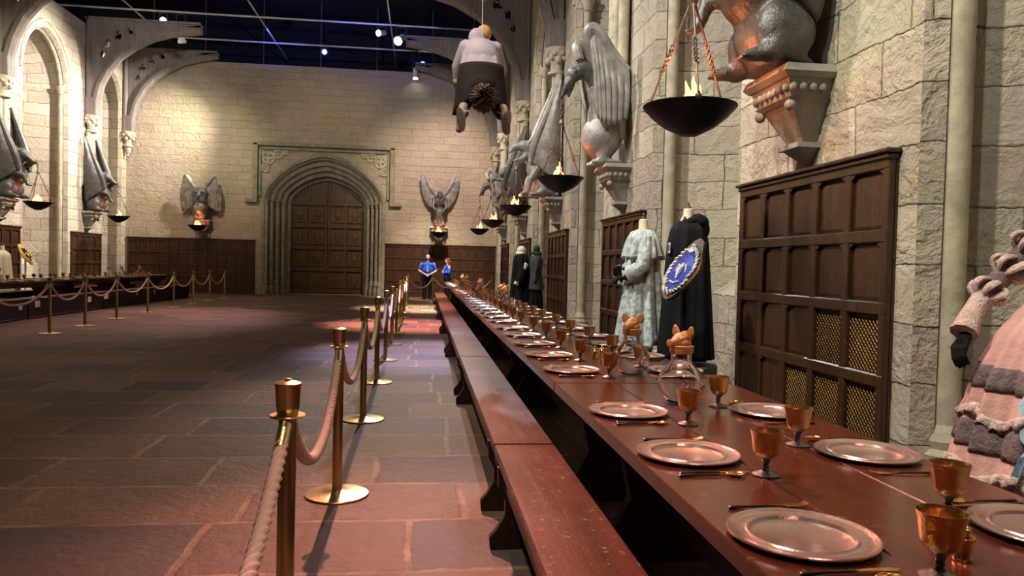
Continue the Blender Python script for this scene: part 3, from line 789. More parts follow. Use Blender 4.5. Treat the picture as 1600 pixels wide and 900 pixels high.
        remesh(b.build('body', M['statuedark' if kind == 'paw' else 'statue'], t), .028)
        for s in (-1, 1):
            wing(t, s, [(.66, .26, .78), (.60, .34, 1.15), (.44, .40, 1.6), (.26, .43, 2.1), (.08, .44, 2.6)],
                 [(.07, .34, .30), (.06, .40, .85), (.06, .44, 1.4), (.06, .45, 1.95), (.06, .44, 2.56)], 4, .04, mat='statuedark' if kind == 'paw' else 'statue')
    return t

# ================================================================== BRAZIERS
def brazier(label, loc, hang, fire=7):
    """loc = centre of the bowl rim; hang = height of the hanging point above the rim"""
    t = thing('hanging_brazier', label, 'brazier', loc, 0, 'fire bowls hung from the statues')
    R = .37
    bw = MB(); bw.lathe([(0, -.225), (.07, -.225), (.10, -.21), (.20, -.16), (.30, -.08), (R, 0), (R, .008), (R-.012, .005), (.29, -.07), (.19, -.145), (0, -.19)], 32)
    bw.build('bowl', M['blacksteel'], t)
    ap = min(.84, hang-.10)
    for q in range(3):
        a = q*2*PI/3+.35; p0 = Vector((R*.97*math.cos(a), R*.97*math.sin(a), .01)); p1 = Vector((.015*math.cos(a), .015*math.sin(a), ap))
        rd = MB(); n = 30
        pts = [p0.lerp(p1, i/n) for i in range(n+1)]
        rd.tube(pts[:11], .009, 6)
        # twisted middle section
        d = (p1-p0).normalized(); e1 = d.cross(Vector((0, 0, 1))).normalized(); e2 = d.cross(e1)
        for ph in (0, PI):
            rd.tube([p0.lerp(p1, (10+i*.5)/n)+e1*.012*math.cos(i*1.1+ph)+e2*.012*math.sin(i*1.1+ph) for i in range(17)], .009, 5)
        rd.tube(pts[18:], .010, 6)
        rd.ell(p0, (.028, .028, .028), 8, 6)
        rd.tube([p0+Vector((.03*math.cos(a), .03*math.sin(a), .03)), p0, p0+Vector((.05*math.cos(a), .05*math.sin(a), -.005))], .009, 5)
        rd.build('hanging_rod', M['iron'], t)
    hk = MB(); hk.lathe([(0, ap-.04), (.035, ap-.03), (.045, ap), (.03, ap+.04), (.02, ap+.06), (0, ap+.07)], 10)
    z = ap+.06
    while z < hang:
        i = int(round((z-ap)/.07)); ax = (1, 0) if i % 2 else (0, 1)
        hk.tube([(.018*ax[0]*math.cos(u), .018*ax[1]*math.cos(u), z+.03+.035*math.sin(u)) for u in [k*2*PI/8 for k in range(9)]], .006, 4)
        z += .06
    hk.build('chain', M['iron'], t)
    rnd = random.Random(int(loc[1]*100)+int(loc[0]*10))
    fm = MB()
    for q in range(5):
        x0, y0 = rnd.uniform(-.07, .07), rnd.uniform(-.07, .07); h = rnd.uniform(.12, .26)
        pts = [(x0+.02*math.sin(i*1.1+q), y0+.02*math.cos(i*.9+q), -.10+(h+.10)*i/8) for i in range(9)]
        fm.tube(pts, [.05, .06, .062, .056, .046, .034, .022, .012, .003], 8)
    fm.build('flame', M['flame'], t)
    fc = MB()
    fc.ell((0, 0, .0), (.085, .085, .075), 10, 8); fc.build('flame_core', M['flamecore'], t)
    cl = MB()
    for q in range(14):
        a = rnd.uniform(0, 2*PI); r = rnd.uniform(.04, .20); cl.ell((r*math.cos(a), r*math.sin(a), -.105+r*.12), (.045, .035, .03), 7, 5)
    cl.build('coals', M['blacksteel'], t)
    d = bpy.data.lights.new('fire_light', 'POINT'); d.energy = fire; d.color = (1, .27, .10); d.shadow_soft_size = .08
    lo = bpy.data.objects.new('fire_light', d); C.objects.link(lo); lo.parent = t; lo.location = (0, 0, .30)
    return t
SR = [('paw', 'crouching grey beast statue above the nearest right wall panelling'), ('eagle', 'pale grey eagle statue with a tall raised wing on the right wall'),
      ('jaw', 'statue with wide open jaws beyond the eagle on the right wall'), ('paw', 'winged beast statue fourth along the right wall'), ('eagle', 'small distant eagle statue at the far end of the right wall')]
for k, (kd, lb) in enumerate(SR):
    y = PIER0+BAY*k
    corbel('stone ledge under the %s' % lb.replace(' on the right wall','').replace(' with a tall raised wing',''), (XR, y, 3.0), PI)
    statue(kd, lb, (XR-.07, y, 3.0), PI)
HR = [1.22, 1.22, 1.25, 1.12, 1.22]
BR = ['largest hanging fire bowl, top right over the long table', 'fire bowl hanging from the eagle statue beak', 'fire bowl hanging from the open-jawed statue', 'fourth fire bowl along the right wall, nearly over the smallest', 'smallest fire bowl at the far end of the right wall']
for k in range(5): brazier(BR[k], (XR-1.02, PIER0+BAY*k+(.05 if k else 0), 2.70 if k == 0 else 2.79), {'paw': 1.16, 'eagle': 1.15, 'jaw': 1.08}[SR[k][0]], 18 if k == 0 else 6)
for k, kd, lb in ((3, 'paw', 'winged statue cut off by the left edge, paw reaching out'), (4, 'paw', 'dark bat-winged beast statue on the left wall near the corner')):
    y = PIER0+BAY*k; corbel('grey stone ledge under the %s' % lb, (XL, y, 3.0), 0); statue(kd, lb, (XL+.07, y, 3.0), 0)
brazier('fire bowl by the left edge of the hall', (XL+1.10, PIER0+BAY*3, 2.90), 1.05)
brazier('fire bowl under the dark bat-winged beast on the left wall', (XL+1.10, PIER0+BAY*4, 2.86), 1.05)
for x, kd, lb, hg in ((-9.0, 'owl', 'owl statue with blunt raised wings on the far wall', 1.06), (.62, 'harpy', 'slim statue with V-shaped wings on the far wall above the staff', 1.4)):
    corbel('grey stone ledge under the %s' % lb.replace(' above the staff', ''), (x, YF, 3.0), -PI/2); statue(kd, lb, (x, YF-.07, 3.0), -PI/2)
    brazier('fire bowl before the %s' % lb.replace(' above the staff','').replace(' on the far wall',''), (x, YF-(.75 if kd == 'owl' else .78), 2.74), hg)
# ================================================================== TABLES AND BENCHES
ZTAB = .78; TL = 3.85
def table_unit(label, x0, x1, y0, y1, group):
    t = thing('long_table', label, 'table', ((x0+x1)/2, (y0+y1)/2, 0), 0, group)
    hw = (x1-x0)/2; hl = (y1-y0)/2-.006; top = MB(); n = 3; pw = 2*hw/n
    for i in range(n):
        top.box(-hw+pw*i+.0015, -hw+pw*(i+1)-.0015, -hl, hl, ZTAB-.05, ZTAB, .004)
    top.build('tabletop', M['table'], t)
    ap = MB()
    for s in (-1, 1): ap.box(s*(hw-.12), s*(hw-.16), -hl+.2, hl-.2, ZTAB-.16, ZTAB-.05, .004)
    ap.build('apron', M['benchleg'], t)
    for y in (-hl+.45, hl-.45):
        lg = MB(); pts = [(-.40, 0), (.40, 0), (.42, .07), (.30, .12), (.20, .30), (.24, .48), (.36, .60), (.38, ZTAB-.05), (-.38, ZTAB-.05), (-.36, .60), (-.24, .48), (-.20, .30), (-.30, .12), (-.42, .07)]
        lg.prism(pts, (0, .07, 0), (0, y-.035, 0)); lg.build('leg', M['benchleg'], t)
    st = MB(); st.box(-.05, .05, -hl+.45, hl-.45, .22, .34, .006); st.build('stretcher', M['benchleg'], t)
    return t
def bench(label, xc, y0, y1, group, front_board=0, inset=.28):
    t = thing('bench', label, 'bench', (xc, (y0+y1)/2, 0), 0, group)
    hl = (y1-y0)/2-.01; hw = .165; ZB = .45
    mb = MB(); mb.box(-hw, hw, -hl, hl, ZB-.045, ZB, .008); mb.build('seat', M['bench'], t)
    for s in (-1, 1):
        r = MB(); r.box(s*(hw-.03), s*(hw-.055), -hl+.08, hl-.08, ZB-.15, ZB-.045, .004); r.build('rail', M['benchleg'], t)
    for y in (-hl+inset, hl-inset):
        lg = MB(); pts = [(-.20, 0), (-.06, 0), (0, .06), (.06, 0), (.20, 0), (.205, .06), (.17, .10), (.13, .17), (.13, .24), (.165, .31), (.17, ZB-.045), (-.17, ZB-.045), (-.165, .31), (-.13, .24), (-.13, .17), (-.17, .10), (-.205, .06)]
        lg.prism(pts, (0, .045, 0), (0, y-.022, 0)); lg.build('leg', M['benchleg'], t)
    return t
TX0, TX1 = .71, 1.71
names = ['nearest section', 'second section from the camera', 'third section from the camera', 'fourth section from the camera', 'fifth section from the camera', 'sixth section from the camera', 'farthest section']
for k in range(7):
    y0 = .10+TL*k
    table_unit('dark red-brown long table on the right, %s' % names[k], TX0, TX1, y0, y0+TL, 'long table sections on the right')
    bench('worn red-brown bench on the right, %s' % names[k], .555, y0, y0+TL, 'benches along the right table')
    if k < 7: bench('dark bench between the right table and the stone wall, %s' % names[k], 1.95, y0, y0+TL, 'benches on the wall side of the right table')
LX0, LX1 = -10.25, -9.2; LY = [13.4+TL*k for k in range(4)]
for k in range(4):
    table_unit('dark long table on the left side of the hall, %s' % names[k], LX0, LX1, LY[k], LY[k]+TL, 'long table sections on the left')
    bench('dark bench in front of the left table, %s' % names[k], -8.7, LY[k], LY[k]+TL, 'benches along the left table')
    bench('added dark bench between the left table and its wall, %s' % names[k], -10.55, LY[k], LY[k]+TL, 'added benches behind the left table')  # wall-side benches added to darken the space under the left table
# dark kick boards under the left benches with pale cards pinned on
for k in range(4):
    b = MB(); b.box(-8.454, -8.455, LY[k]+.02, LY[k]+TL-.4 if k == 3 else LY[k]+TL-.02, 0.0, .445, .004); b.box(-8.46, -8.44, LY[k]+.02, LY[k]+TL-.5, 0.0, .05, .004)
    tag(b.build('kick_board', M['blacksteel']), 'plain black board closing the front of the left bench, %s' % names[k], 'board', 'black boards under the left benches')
cards = [(-8.454, 16.95, .30, .13, .14), (-8.454, 17.65, .32, .22, .14), (-8.454, 20.25, .30, .20, .14), (-8.454, 21.25, .33, .28, .13), (-8.454, 23.45, .33, .07, .10), (-8.454, 24.9, .33, .08, .12)]
for i, (x, y, z, w_, h_) in enumerate(cards):
    b = MB(); b.box(x, x+.004, y-w_/2, y+w_/2, z-h_/2, z+h_/2)
    tag(b.build('paper_card', M['white'], smooth=False), 'small pale card on the black board under the left bench, %s of six' % (['nearest', 'second', 'third', 'fourth', 'fifth', 'farthest'][i]), 'card', 'pale cards under the left bench')

# ================================================================== TABLEWARE
def lathe_obj(name, prof, mat, parent, n=32): return MB().lathe(prof, n).build(name, mat, parent)
pl0 = thing('charger_plate', '', 'plate')
o = lathe_obj('dish', [(0, .004), (.108, .004), (.115, .007), (.120, .015), (.124, .0155), (.128, .012), (.140, .0115), (.160, .014), (.165, .018), (.169, .0185), (.171, .016), (.170, .012), (.12, .004), (.10, 0), (0, 0)], M['pewter'], pl0, 48)
gb0 = thing('goblet', '', 'goblet')
lathe_obj('cup', [(0, .052), (.020, .054), (.034, .064), (.040, .080), (.045, .120), (.050, .139), (.0485, .139), (.043, .12), (.037, .082), (.030, .068), (0, .062)], M['agedgold'], gb0, 32)
lathe_obj('stem', [(0, 0), (.040, 0), (.041, .005), (.031, .009), (.013, .016), (.009, .026), (.011, .032), (.009, .037), (.013, .048), (.024, .057), (0, .058)], M['darkmetal'], gb0, 28)
def cutlery(kind):
    t = thing(kind, '', kind)
    h = MB(); h.tube([(-.105, 0, .004), (-.10, 0, .005), (-.05, 0, .006), (0, 0, .006), (.03, 0, .005)], [.004, .007, .0045, .004, .003], 8, flat=.8); h.build('handle', M['handle'], t)
    b = MB()
    if kind == 'spoon':
        b.tube([(.025, 0, .005), (.05, 0, .004)], .003, 6)
        rows = []
        for i in range(9):
            u = i/8; x = .045+.06*u; wd = .021*math.sin(PI*min(.97, max(.05, u)))**.7
            rows.append([(x, wd*math.cos(a), .010-.008*math.sin(a)*math.sin(PI*max(.05, min(.95, u)))) for a in [PI*j/8 for j in range(9)]])
        b.grid(rows)
        o = b.build('bowl', M['gold'], t); solid(o, .0015)
    elif kind == 'knife':
        b.add([(.02, -.005, .004), (.11, -.009, .004), (.125, .002, .004), (.10, .008, .004), (.02, .005, .004), (.02, -.005, .007), (.11, -.009, .006), (.125, .002, .006), (.10, .008, .007), (.02, .005, .007)],
              [(4, 3, 2, 1, 0), (5, 6, 7, 8, 9), (0, 1, 6, 5), (1, 2, 7, 6), (2, 3, 8, 7), (3, 4, 9, 8), (4, 0, 5, 9)])
        b.build('blade', M['gold'], t, smooth=False)
    else:
        b.tube([(.025, 0, .005), (.05, 0, .004), (.06, 0, .003)], .003, 6)
        b.box(.055, .082, -.011, .011, .003, .006, .001)
        for q in range(4): b.tube([(.08, -.009+q*.006, .0045), (.10, -.009+q*.006, .006), (.118, -.009+q*.006, .011)], .0017, 5)
        b.build('tines', M['gold'], t)
    return t
fk0, kn0, sp0 = cutlery('fork'), cutlery('knife'), cutlery('spoon')

def pitcher0():
    t = thing('glass_flagon', '', 'glass flagon')
    lathe_obj('glass_body', [(0, .003), (.045, .003), (.058, .007), (.080, .024), (.097, .050), (.105, .078), (.106, .104), (.100, .130), (.087, .154), (.068, .174), (.054, .187), (.048, .200), (.047, .235),
                             (.043, .235), (.044, .200), (.050, .185), (.065, .171), (.083, .151), (.096, .128), (.102, .103), (.101, .079), (.093, .053), (.077, .029), (.056, .012), (.040, .009), (0, .009)], M['glass'], t, 40)
    # pressed glass medallions
    gm = MB()
    for a in (2.2, 4.3, 5.6):
        c, s = math.cos(a), math.sin(a)
        gm.ell((.106*c, .106*s, .10), (.012, .012, .012), 10, 8)
        gm.tube([(.104*c-s*.020*math.cos(u), .104*s+c*.020*math.cos(u), .10+.020*math.sin(u)) for u in [k*2*PI/12 for k in range(13)]], .004, 5)
    gm.build('glass_boss', M['glass'], t)
    lathe_obj('collar', [(.0, .232), (.050, .232), (.056, .245), (.055, .262), (.058, .268), (.050, .272), (0, .272)], M['clay'], t, 32)
    hd = MB()
    hd.ell((0, 0, .298), (.046, .040, .034)); hd.ell((-.030, 0, .290), (.030, .024, .020)); capsules(hd, [((-.035, 0, .290), .022, (-.058, 0, .284), .017)])
    for s in (-1, 1): hd.ell((-.012, s*.026, .303), (.022, .014, .014)); hd.ell((.0, s*.03, .283), (.03, .02, .016))
    hd.ell((.02, 0, .322), (.022, .025, .016))
    remesh(hd.build('animal_head_lid', M['clay'], t), .004, 2)
    for s in (-1, 1):
        er = MB(); rows = []
        for i in range(7):
            u = i/6; z = .306+.056*u; wd = .027*math.sin(PI*(.22+.78*u))**.8 if u < 1 else .001
            rows.append([(.006-.010*math.cos(v*PI/2)+.004*u, s*(.042+.016*u)+wd*math.sin(v*PI/2), z) for v in [-1, -.5, 0, .5, 1]])
        er.grid(rows); o = er.build('ear', M['clay'], t); solid(o, .004)
    ns = MB()
    ns.lathe([(0, 0), (.017, .0), (.018, .005), (.012, .008), (0, .008)], 14, mat=Matrix.Translation((-.070, 0, .283)) @ Matrix.Rotation(-PI/2, 4, 'Y')); ns.build('snout', M['clay'], t)
    return t
fg0 = pitcher0()
def cruet0():
    t = thing('salt_cellar', '', 'salt cellar')
    lathe_obj('pot', [(0, 0), (.020, 0), (.022, .005), (.019, .012), (.019, .04), (.024, .045), (.024, .050), (0, .052)], M['gold'], t, 20)
    k = MB(); k.lathe([(.020, .050), (.016, .060), (.007, .070), (.006, .078)], 16); k.ell((0, 0, .082), (.009, .009, .007), 10, 8)
    for q in range(4):
        a = q*PI/2; k.ell((.013*math.cos(a), .013*math.sin(a), .066), (.007, .007, .007), 8, 6)
    k.build('finial', M['gold'], t); return t
cr0 = cruet0()

rows_y = [.90, 1.64, 2.39, 3.13]
for k in range(1, 7): rows_y += [.10+TL*k+.45+.75*j for j in range(5)]
used = {}
def put(proto, x, y, z, rz, label, group):
    key = proto.name
    if key not in used:
        used[key] = 1; proto.location = (x, y, z); proto.rotation_euler = (0, 0, rz); proto['label'] = label; proto['group'] = group; return proto
    return copy_tree(proto, (x, y, z), rz, label, group)
def settings(ys, xa, xb, side, Z, skipfar=True):
    """xa near (hall side) edge, xb far edge"""
    rn = random.Random(3)
    wh = {'R': 'right long table', 'L': 'left long table'}[side]
    hallx, wallx = (xa, xb) if side == 'R' else (xb, xa)
    s = 1 if side == 'R' else -1          # direction from the hall edge towards the wall
    hs, wsd = ('hall side', 'wall side')
    for i, y in enumerate(ys):
        od = ORD[i]; cnt = '%s from the camera' % od if i else 'nearest the camera'
        for (ex, dr_, sd) in ((hallx, s, hs), (wallx, -s, wsd)):
            rt = 0 if dr_ > 0 else PI          # cutlery tips point inwards
            j = lambda a: rn.uniform(-a, a)
            rY = -1 if dr_ > 0 else 1           # diner's right hand direction along Y
            px = ex+dr_*.175
            put(pl0, px+j(.008), y+j(.01), Z, j(3), 'pewter plate, %s, %s of %s' % (cnt, sd, wh), 'charger plates on the %s' % wh)
            put(gb0, ex+dr_*.35+j(.012), y+rY*.235*(1 if dr_ > 0 else .6)+j(.012), Z, j(3), 'gold goblet with dark foot, %s, %s of %s' % (cnt, sd, wh), 'goblets on the %s' % wh)
            if side == 'R' and i > 24: continue
            if side == 'L': continue
            put(fk0, ex+dr_*.20, y-rY*.225+j(.01), Z, rt+j(.10), 'black-handled gold fork, %s, %s of %s' % (cnt, sd, wh), 'forks on the %s' % wh)
            put(kn0, ex+dr_*.175+j(.01), y+rY*.205+j(.005), Z, rt+j(.06), 'black-handled gold knife, %s, %s of %s' % (cnt, sd, wh), 'knives on the %s' % wh)
            put(sp0, ex+dr_*.17, y+rY*.235+j(.005), Z, rt+j(.06)-.05*rY, 'black-handled gold spoon, %s, %s of %s' % (cnt, sd, wh), 'spoons on the %s' % wh)
settings(rows_y, TX0, TX1, 'R', ZTAB)
ly = []
for k in range(4): ly += [LY[k]+.45+.75*j for j in range(5)]
settings(ly, LX0, LX1, 'L', ZTAB)
for i, (x, y, rz) in enumerate([(1.205, 3.37, .35), (1.225, 4.28, .75), (1.2, 10.9, .4), (1.22, 11.7, .6), (1.15, 14.9, .3), (1.2, 15.8, .5), (1.2, 20.6, .3), (1.15, 22.0, .3)]):
    put(fg0, x, y, ZTAB, rz, 'round glass flagon with an animal-head lid on the right table, %s from the camera' % ORD[i], 'glass flagons on the right table')
for i, (y) in enumerate([17.3, 18.5, 24.6, 25.6, 27.2]):
    put(fg0, -9.72, y, ZTAB, PI+.4, 'round glass flagon with a lid on the left table, %s from the camera' % ORD[i], 'glass flagons on the left table')
for i, (x, y) in enumerate([(1.19, 1.50), (1.18, 5.02), (1.24, 5.06), (1.2, 9.2), (1.2, 13.2), (1.2, 17.0)]):
    put(cr0, x, y, ZTAB, .3*i, 'tiny gold salt cellar on the right table, %s from the camera' % ORD[i], 'salt cellars on the right table')

# ================================================================== ROPE POSTS
def post0():
    t = thing('rope_post', '', 'stanchion')
    lathe_obj('base', [(0, 0), (.188, 0), (.190, .006), (.186, .012), (.10, .020), (.045, .028), (.034, .034), (0, .034)], M['brass'], t, 48)
    lathe_obj('pole', [(.029, .03), (.029, .90)], M['brass'], t, 24)
    lathe_obj('cap', [(.029, .895), (.034, .90), (.034, .915), (.037, .92), (.041, .995), (.043, .998), (.043, 1.003), (.030, 1.008), (.012, 1.012), (.010, 1.018), (0, 1.019)], M['brass'], t, 32)
    rg = MB(); rg.lathe([(.034, .892), (.056, .892), (.059, .896), (.056, .900), (.034, .900)], 32); rg.build('ring_plate', M['brass'], t)
    return t
ps0 = post0(); POSTH = .872
def rope(p, q, label, group, sag=.33, n=60):
    """twisted cotton rope with brass end ferrules between two posts"""
    p, q = Vector(p), Vector(q); d = (q-p).normalized(); a = p+d*.045; b = q-d*.045
    near = min(a.length, b.length) < 9
    n = 220 if near else 60
    pts = []
    for i in range(n+1):
        u = i/n; v = a.lerp(b, u); v.z -= sag*(1-(2*abs(u-.5))**2.2); pts.append(v)
    mb = MB(); mb.tube(pts[2 if not near else 7:-2 if not near else -7], .021, 12 if near else 6, twist=62, lobes=3 if near else 0, lobe=.20)
    o = mb.build('barrier_rope', M['rope'], angle=3); tag(o, label, 'rope', group)
    for s, c, dd in ((pts[:10] if near else pts[:4], pts[0], -1), (pts[-10:] if near else pts[-4:], pts[-1], 1)):
        e = MB(); e.tube(s, .0235, 12); e.ell(c+d*dd*.006, (.012, .012, .012), 8, 6); e.build('ferrule', M['brass'], o)
    return o
RX = -.52
rx = lambda i: (-.40, -.43, -.49, -.51)[i] if i < 4 else RX
RY = [.36, 2.50, 4.56, 6.76, 8.88, 10.95, 13.1, 15.3, 17.5, 19.7, 21.9, 24.2, 26.9]
for i, y in enumerate(RY):
    lb = 'brass rope post, %s along the right row' % (ORD[i-1] if i else 'nearest')
    if i == 0: continue
    lb = 'brass rope post, %s from the camera in the row beside the right bench' % ORD[i-1] if i > 1 else 'largest brass rope post, nearest the camera'
    put(ps0, rx(i), y, 0, 0, lb, 'brass rope posts on the right')
put(ps0, rx(0), RY[0], 0, 0, 'brass rope post standing below the picture, end of the nearest rope', 'brass rope posts on the right')
for i in range(len(RY)-1):
    rope((rx(i), RY[i], POSTH), (rx(i+1), RY[i+1], POSTH), 'twisted pale cotton rope of the right row, %s span from the camera' % ORD[i], 'ropes of the right row')
endp = [(.36, 28.0), (1.5, 28.2), (2.6, 28.2)]
prev = (RX, RY[-1])
for i, (x, y) in enumerate(endp):
    put(ps0, x, y, 0, 0, 'distant brass rope post behind the far end of the right table, %s from the left' % ['first', 'second', 'third'][i], 'brass rope posts on the right')
    rope((prev[0], prev[1], POSTH), (x, y, POSTH), 'distant rope behind the far end of the right table, %s from the left' % ['first', 'second', 'third'][i], 'ropes of the right row'); prev = (x, y)
LP = [(-6.55, 12.0), (-6.62, 14.25), (-6.72, 15.9), (-6.85, 17.8), (-6.95, 20.0), (-7.05, 22.3), (-7.1, 24.3), (-7.15, 26.3), (-7.2, 28.4)]
for i, (x, y) in enumerate(LP):
    if i: put(ps0, x, y, 0, 0, 'brass rope post in the left row, %s from the left edge' % ['', 'first', 'second', 'third', 'fourth', 'fifth', 'sixth', 'seventh', 'eighth'][i], 'brass rope posts on the left')
    else: put(ps0, x, y, 0, 0, 'brass rope post of the left row just outside the picture', 'brass rope posts on the left')
    if i: rope((LP[i-1][0], LP[i-1][1], POSTH), (x, y, POSTH), 'rope of the left row, %s span from the left edge' % ORD[i].replace('second', 'first') if i == 1 else 'rope of the left row, %s span from the left edge' % ORD[i-1], 'ropes of the left row', .30)
# ================================================================== COSTUMES
def garment(rows, folds=9, amp=.02, n=72, seed=1, hem=0, mat=None, name='robe', parent=None, thick=.006, growth=1.6):
    """rows: (z, rx, ry, cx, cy) from top to bottom; folds deepen towards the hem"""
    rn = random.Random(seed); ph = [rn.uniform(0, 6) for _ in range(4)]; R = []
    # resample rows smoothly
    K = 5; rr = []
    for i in range(len(rows)-1):
        for q in range(K):
            f = q/K; rr.append([rows[i][c]+(rows[i+1][c]-rows[i][c])*f for c in range(5)])
    rr.append(list(rows[-1])); N = len(rr)
    for i, (z, rx, ry, cx, cy) in enumerate(rr):
        t = i/(N-1); a_ = amp*t**(1/growth)
        ring = []
        for j in range(n):
            th = 2*PI*j/n
            w_ = math.sin(folds*th+ph[0]+.5*math.sin(2*th+ph[1])+t*.8)+.5*math.sin((folds*2-1)*th+ph[2])
            k = 1+a_*w_/max(rx, .05)
            ring.append((cx+rx*k*math.cos(th), cy+ry*k*math.sin(th), z+(hem*math.sin(5*th+ph[3])*(t > .97))))
        R.append(ring)
    mb = MB().grid(R, closed=True); o = mb.build(name, mat, parent, angle=3); solid(o, thick); return o
def neckform(parent, z, r=.055, h=.13, cx=0, cy=0):
    mb = MB().lathe([(r*1.5, -.06), (r*1.15, 0), (r, .04), (r*.95, h), (r*.7, h+.012), (0, h+.015)], 20, (cx, cy, z)); mb.build('neck_form', M['cream'], parent)
    f = MB().lathe([(0, 0), (.035, 0), (.03, .02), (.012, .035), (.016, .05), (.006, .075), (0, .08)], 14, (cx, cy, z+h+.01)); f.build('finial', M['darkleather'], parent)
def plinth(label, x, y, r, h):
    mb = MB().lathe([(0, 0), (r, 0), (r, h-.01), (r-.01, h), (0, h)], 40, (x, y, 0)); return tag(mb.build('display_plinth', M['plinth']), label, 'plinth', 'low plinths under the costumes')
def sleeve(parent, pts, rad, mat, name='sleeve', n=18, flare=None):
    mb = MB().tube(pts, rad, n, lobes=6, lobe=.05, twist=1); return mb.build(name, mat, parent)
def hand(parent, c, d, up, mat, size=1.0, name='hand'):
    """c wrist, d direction of the fingers, up = back of the hand"""
    c, d, up = Vector(c), Vector(d).normalized(), Vector(up); s = d.cross(up).normalized(); up = s.cross(d).normalized()
    mb = MB(); capsules(mb, [(c, .024*size, c+d*.03*size, .028*size)])
    for q in range(4):
        o = s*(.030-.020*q)*size; L = (.072, .082, .076, .060)[q]*size; a = c+d*.075*size+o
        capsules(mb, [(c+d*.01*size+o*.6, .016*size, a, .013*size), (a, .0105*size, a+d*L*.5-up*.012*size, .0095*size), (a+d*L*.5-up*.012*size, .0095*size, a+d*L*.82-up*.045*size, .0075*size)], 8)
    capsules(mb, [(c+d*.015*size+s*.02*size, .016*size, c+d*.055*size+s*.055*size-up*.01*size, .012*size), (c+d*.055*size+s*.055*size-up*.01*size, .011*size, c+d*.088*size+s*.058*size-up*.03*size, .009*size)], 8)
    o = mb.build(name, mat, parent); return remesh(o, .0055*size, 2)

# pale blue ragged robe
PX, PY, PB = 2.52, 8.45, .40
plinth('low round plinth under the pale blue robe', PX, PY, .33, PB-.02)
t = thing('robe_mannequin', 'headless mannequin in a ragged pale blue-grey robe beside the black cloak', 'mannequin', (PX, PY, PB), 0)
garment([(1.46, .07, .07, 0, 0), (1.43, .13, .14, 0, 0), (1.38, .15, .20, 0, 0), (1.25, .165, .20, 0, 0), (1.0, .18, .205, 0, 0), (.7, .21, .23, 0, 0), (.4, .25, .27, 0, 0), (.14, .29, .31, 0, 0)], 9, .032, seed=4, hem=.05, mat=M['palecloth'], parent=t)
neckform(t, 1.44)
cpe = garment([(1.45, .085, .085, 0, 0), (1.42, .13, .16, 0, 0), (1.35, .165, .215, 0, 0), (1.22, .20, .25, 0, 0), (1.14, .215, .265, 0, 0)], 11, .025, seed=9, hem=.03, mat=M['palecloth'], name='shoulder_cape', parent=t)
for s in (-1, 1):
    sl = sleeve(t, [(0, s*.17, 1.36), (-.02, s*.21, 1.20), (-.06, s*.22, 1.05), (-.14, s*.18, .96), (-.21, s*.12, .93)], [.06, .075, .085, .10, .125], M['palecloth'])
    cf = MB().tube([(-.19, s*.14, .94), (-.215, s*.12, .928)], [.118, .120], 18); cf.build('sleeve_lining', M['blackcloth'], sl)
    hand(t, (-.22, s*.10, .91), (-.8, -s*.55, -.25), (0, 0, 1), M['blackcloth'], 1.1, 'gloved_hand')
lg = MB(); capsules(lg, [((0, -.08, .05), .05, (0, -.08, .2), .06), ((0, .08, .05), .05, (0, .08, .2), .06)]); lg.build('leg', M['blackcloth'], t)
tt = MB()
for q in range(16):
    a = q*PI/8; rr = .30; tt.add([(rr*math.cos(a), rr*math.sin(a), .16), (rr*math.cos(a+.22), rr*math.sin(a+.22), .16), (rr*1.04*math.cos(a+.12), rr*1.04*math.sin(a+.12), .02-.03*(q % 3))], [(0, 1, 2)])
o = tt.build('tattered_hem', M['palecloth'], t); solid(o, .005)

# black hooded cloak with a crest badge
BX, BY = 2.80, 7.75
plinth('low round plinth under the black hooded cloak', BX, BY, .35, .40)
t = thing('cloak_mannequin', 'headless mannequin in a long black hooded cloak with a small crest badge', 'mannequin', (BX, BY, .42), 0)
garment([(1.52, .07, .08, 0, 0), (1.48, .13, .15, 0, 0), (1.42, .17, .22, 0, 0), (1.28, .20, .25, 0, 0), (1.0, .22, .265, 0, 0), (.6, .25, .28, 0, 0), (.3, .27, .30, 0, 0), (.04, .29, .31, 0, 0)], 7, .022, seed=12, mat=M['blackcloth'], parent=t)
neckform(t, 1.50)
hood = MB(); hood.ell((.10, 0, 1.50), (.12, .17, .09)); hood.ell((.14, .02, 1.42), (.10, .15, .12))
for s in (-1, 1): capsules(hood, [((.08, s*.10, 1.54), .05, (-.04, s*.11, 1.49), .04), ((-.04, s*.11, 1.49), .04, (-.13, s*.04, 1.40), .025)])
remesh(hood.build('hood', M['blackcloth'], t), .016, 4)
col = MB().tube([(-.06, -.05, 1.56), (-.10, -.02, 1.46), (-.13, 0, 1.36)], [.018, .014, .008], 8); col.build('shirt_collar', M['white'], t)
bd = MB().box(-.235, -.228, -.13, -.06, 1.16, 1.27, .003); o = bd.build('crest_badge', M['silverpaint'], t)
b2 = MB().prism([(-.025, .03), (.025, .03), (.025, -.01), (0, -.04), (-.025, -.01)], (-.004, 0, 0), (-.235, -.095, 1.215), ((0, 1, 0), (0, 0, 1))); b2.build('badge_shield', M['bluepaint'], o)
bt = MB(); capsules(bt, [((0, -.07, .05), .05, (0, -.07, .15), .05), ((0, .07, .05), .05, (0, .07, .15), .05)]); bt.build('leg', M['blackcloth'], t)

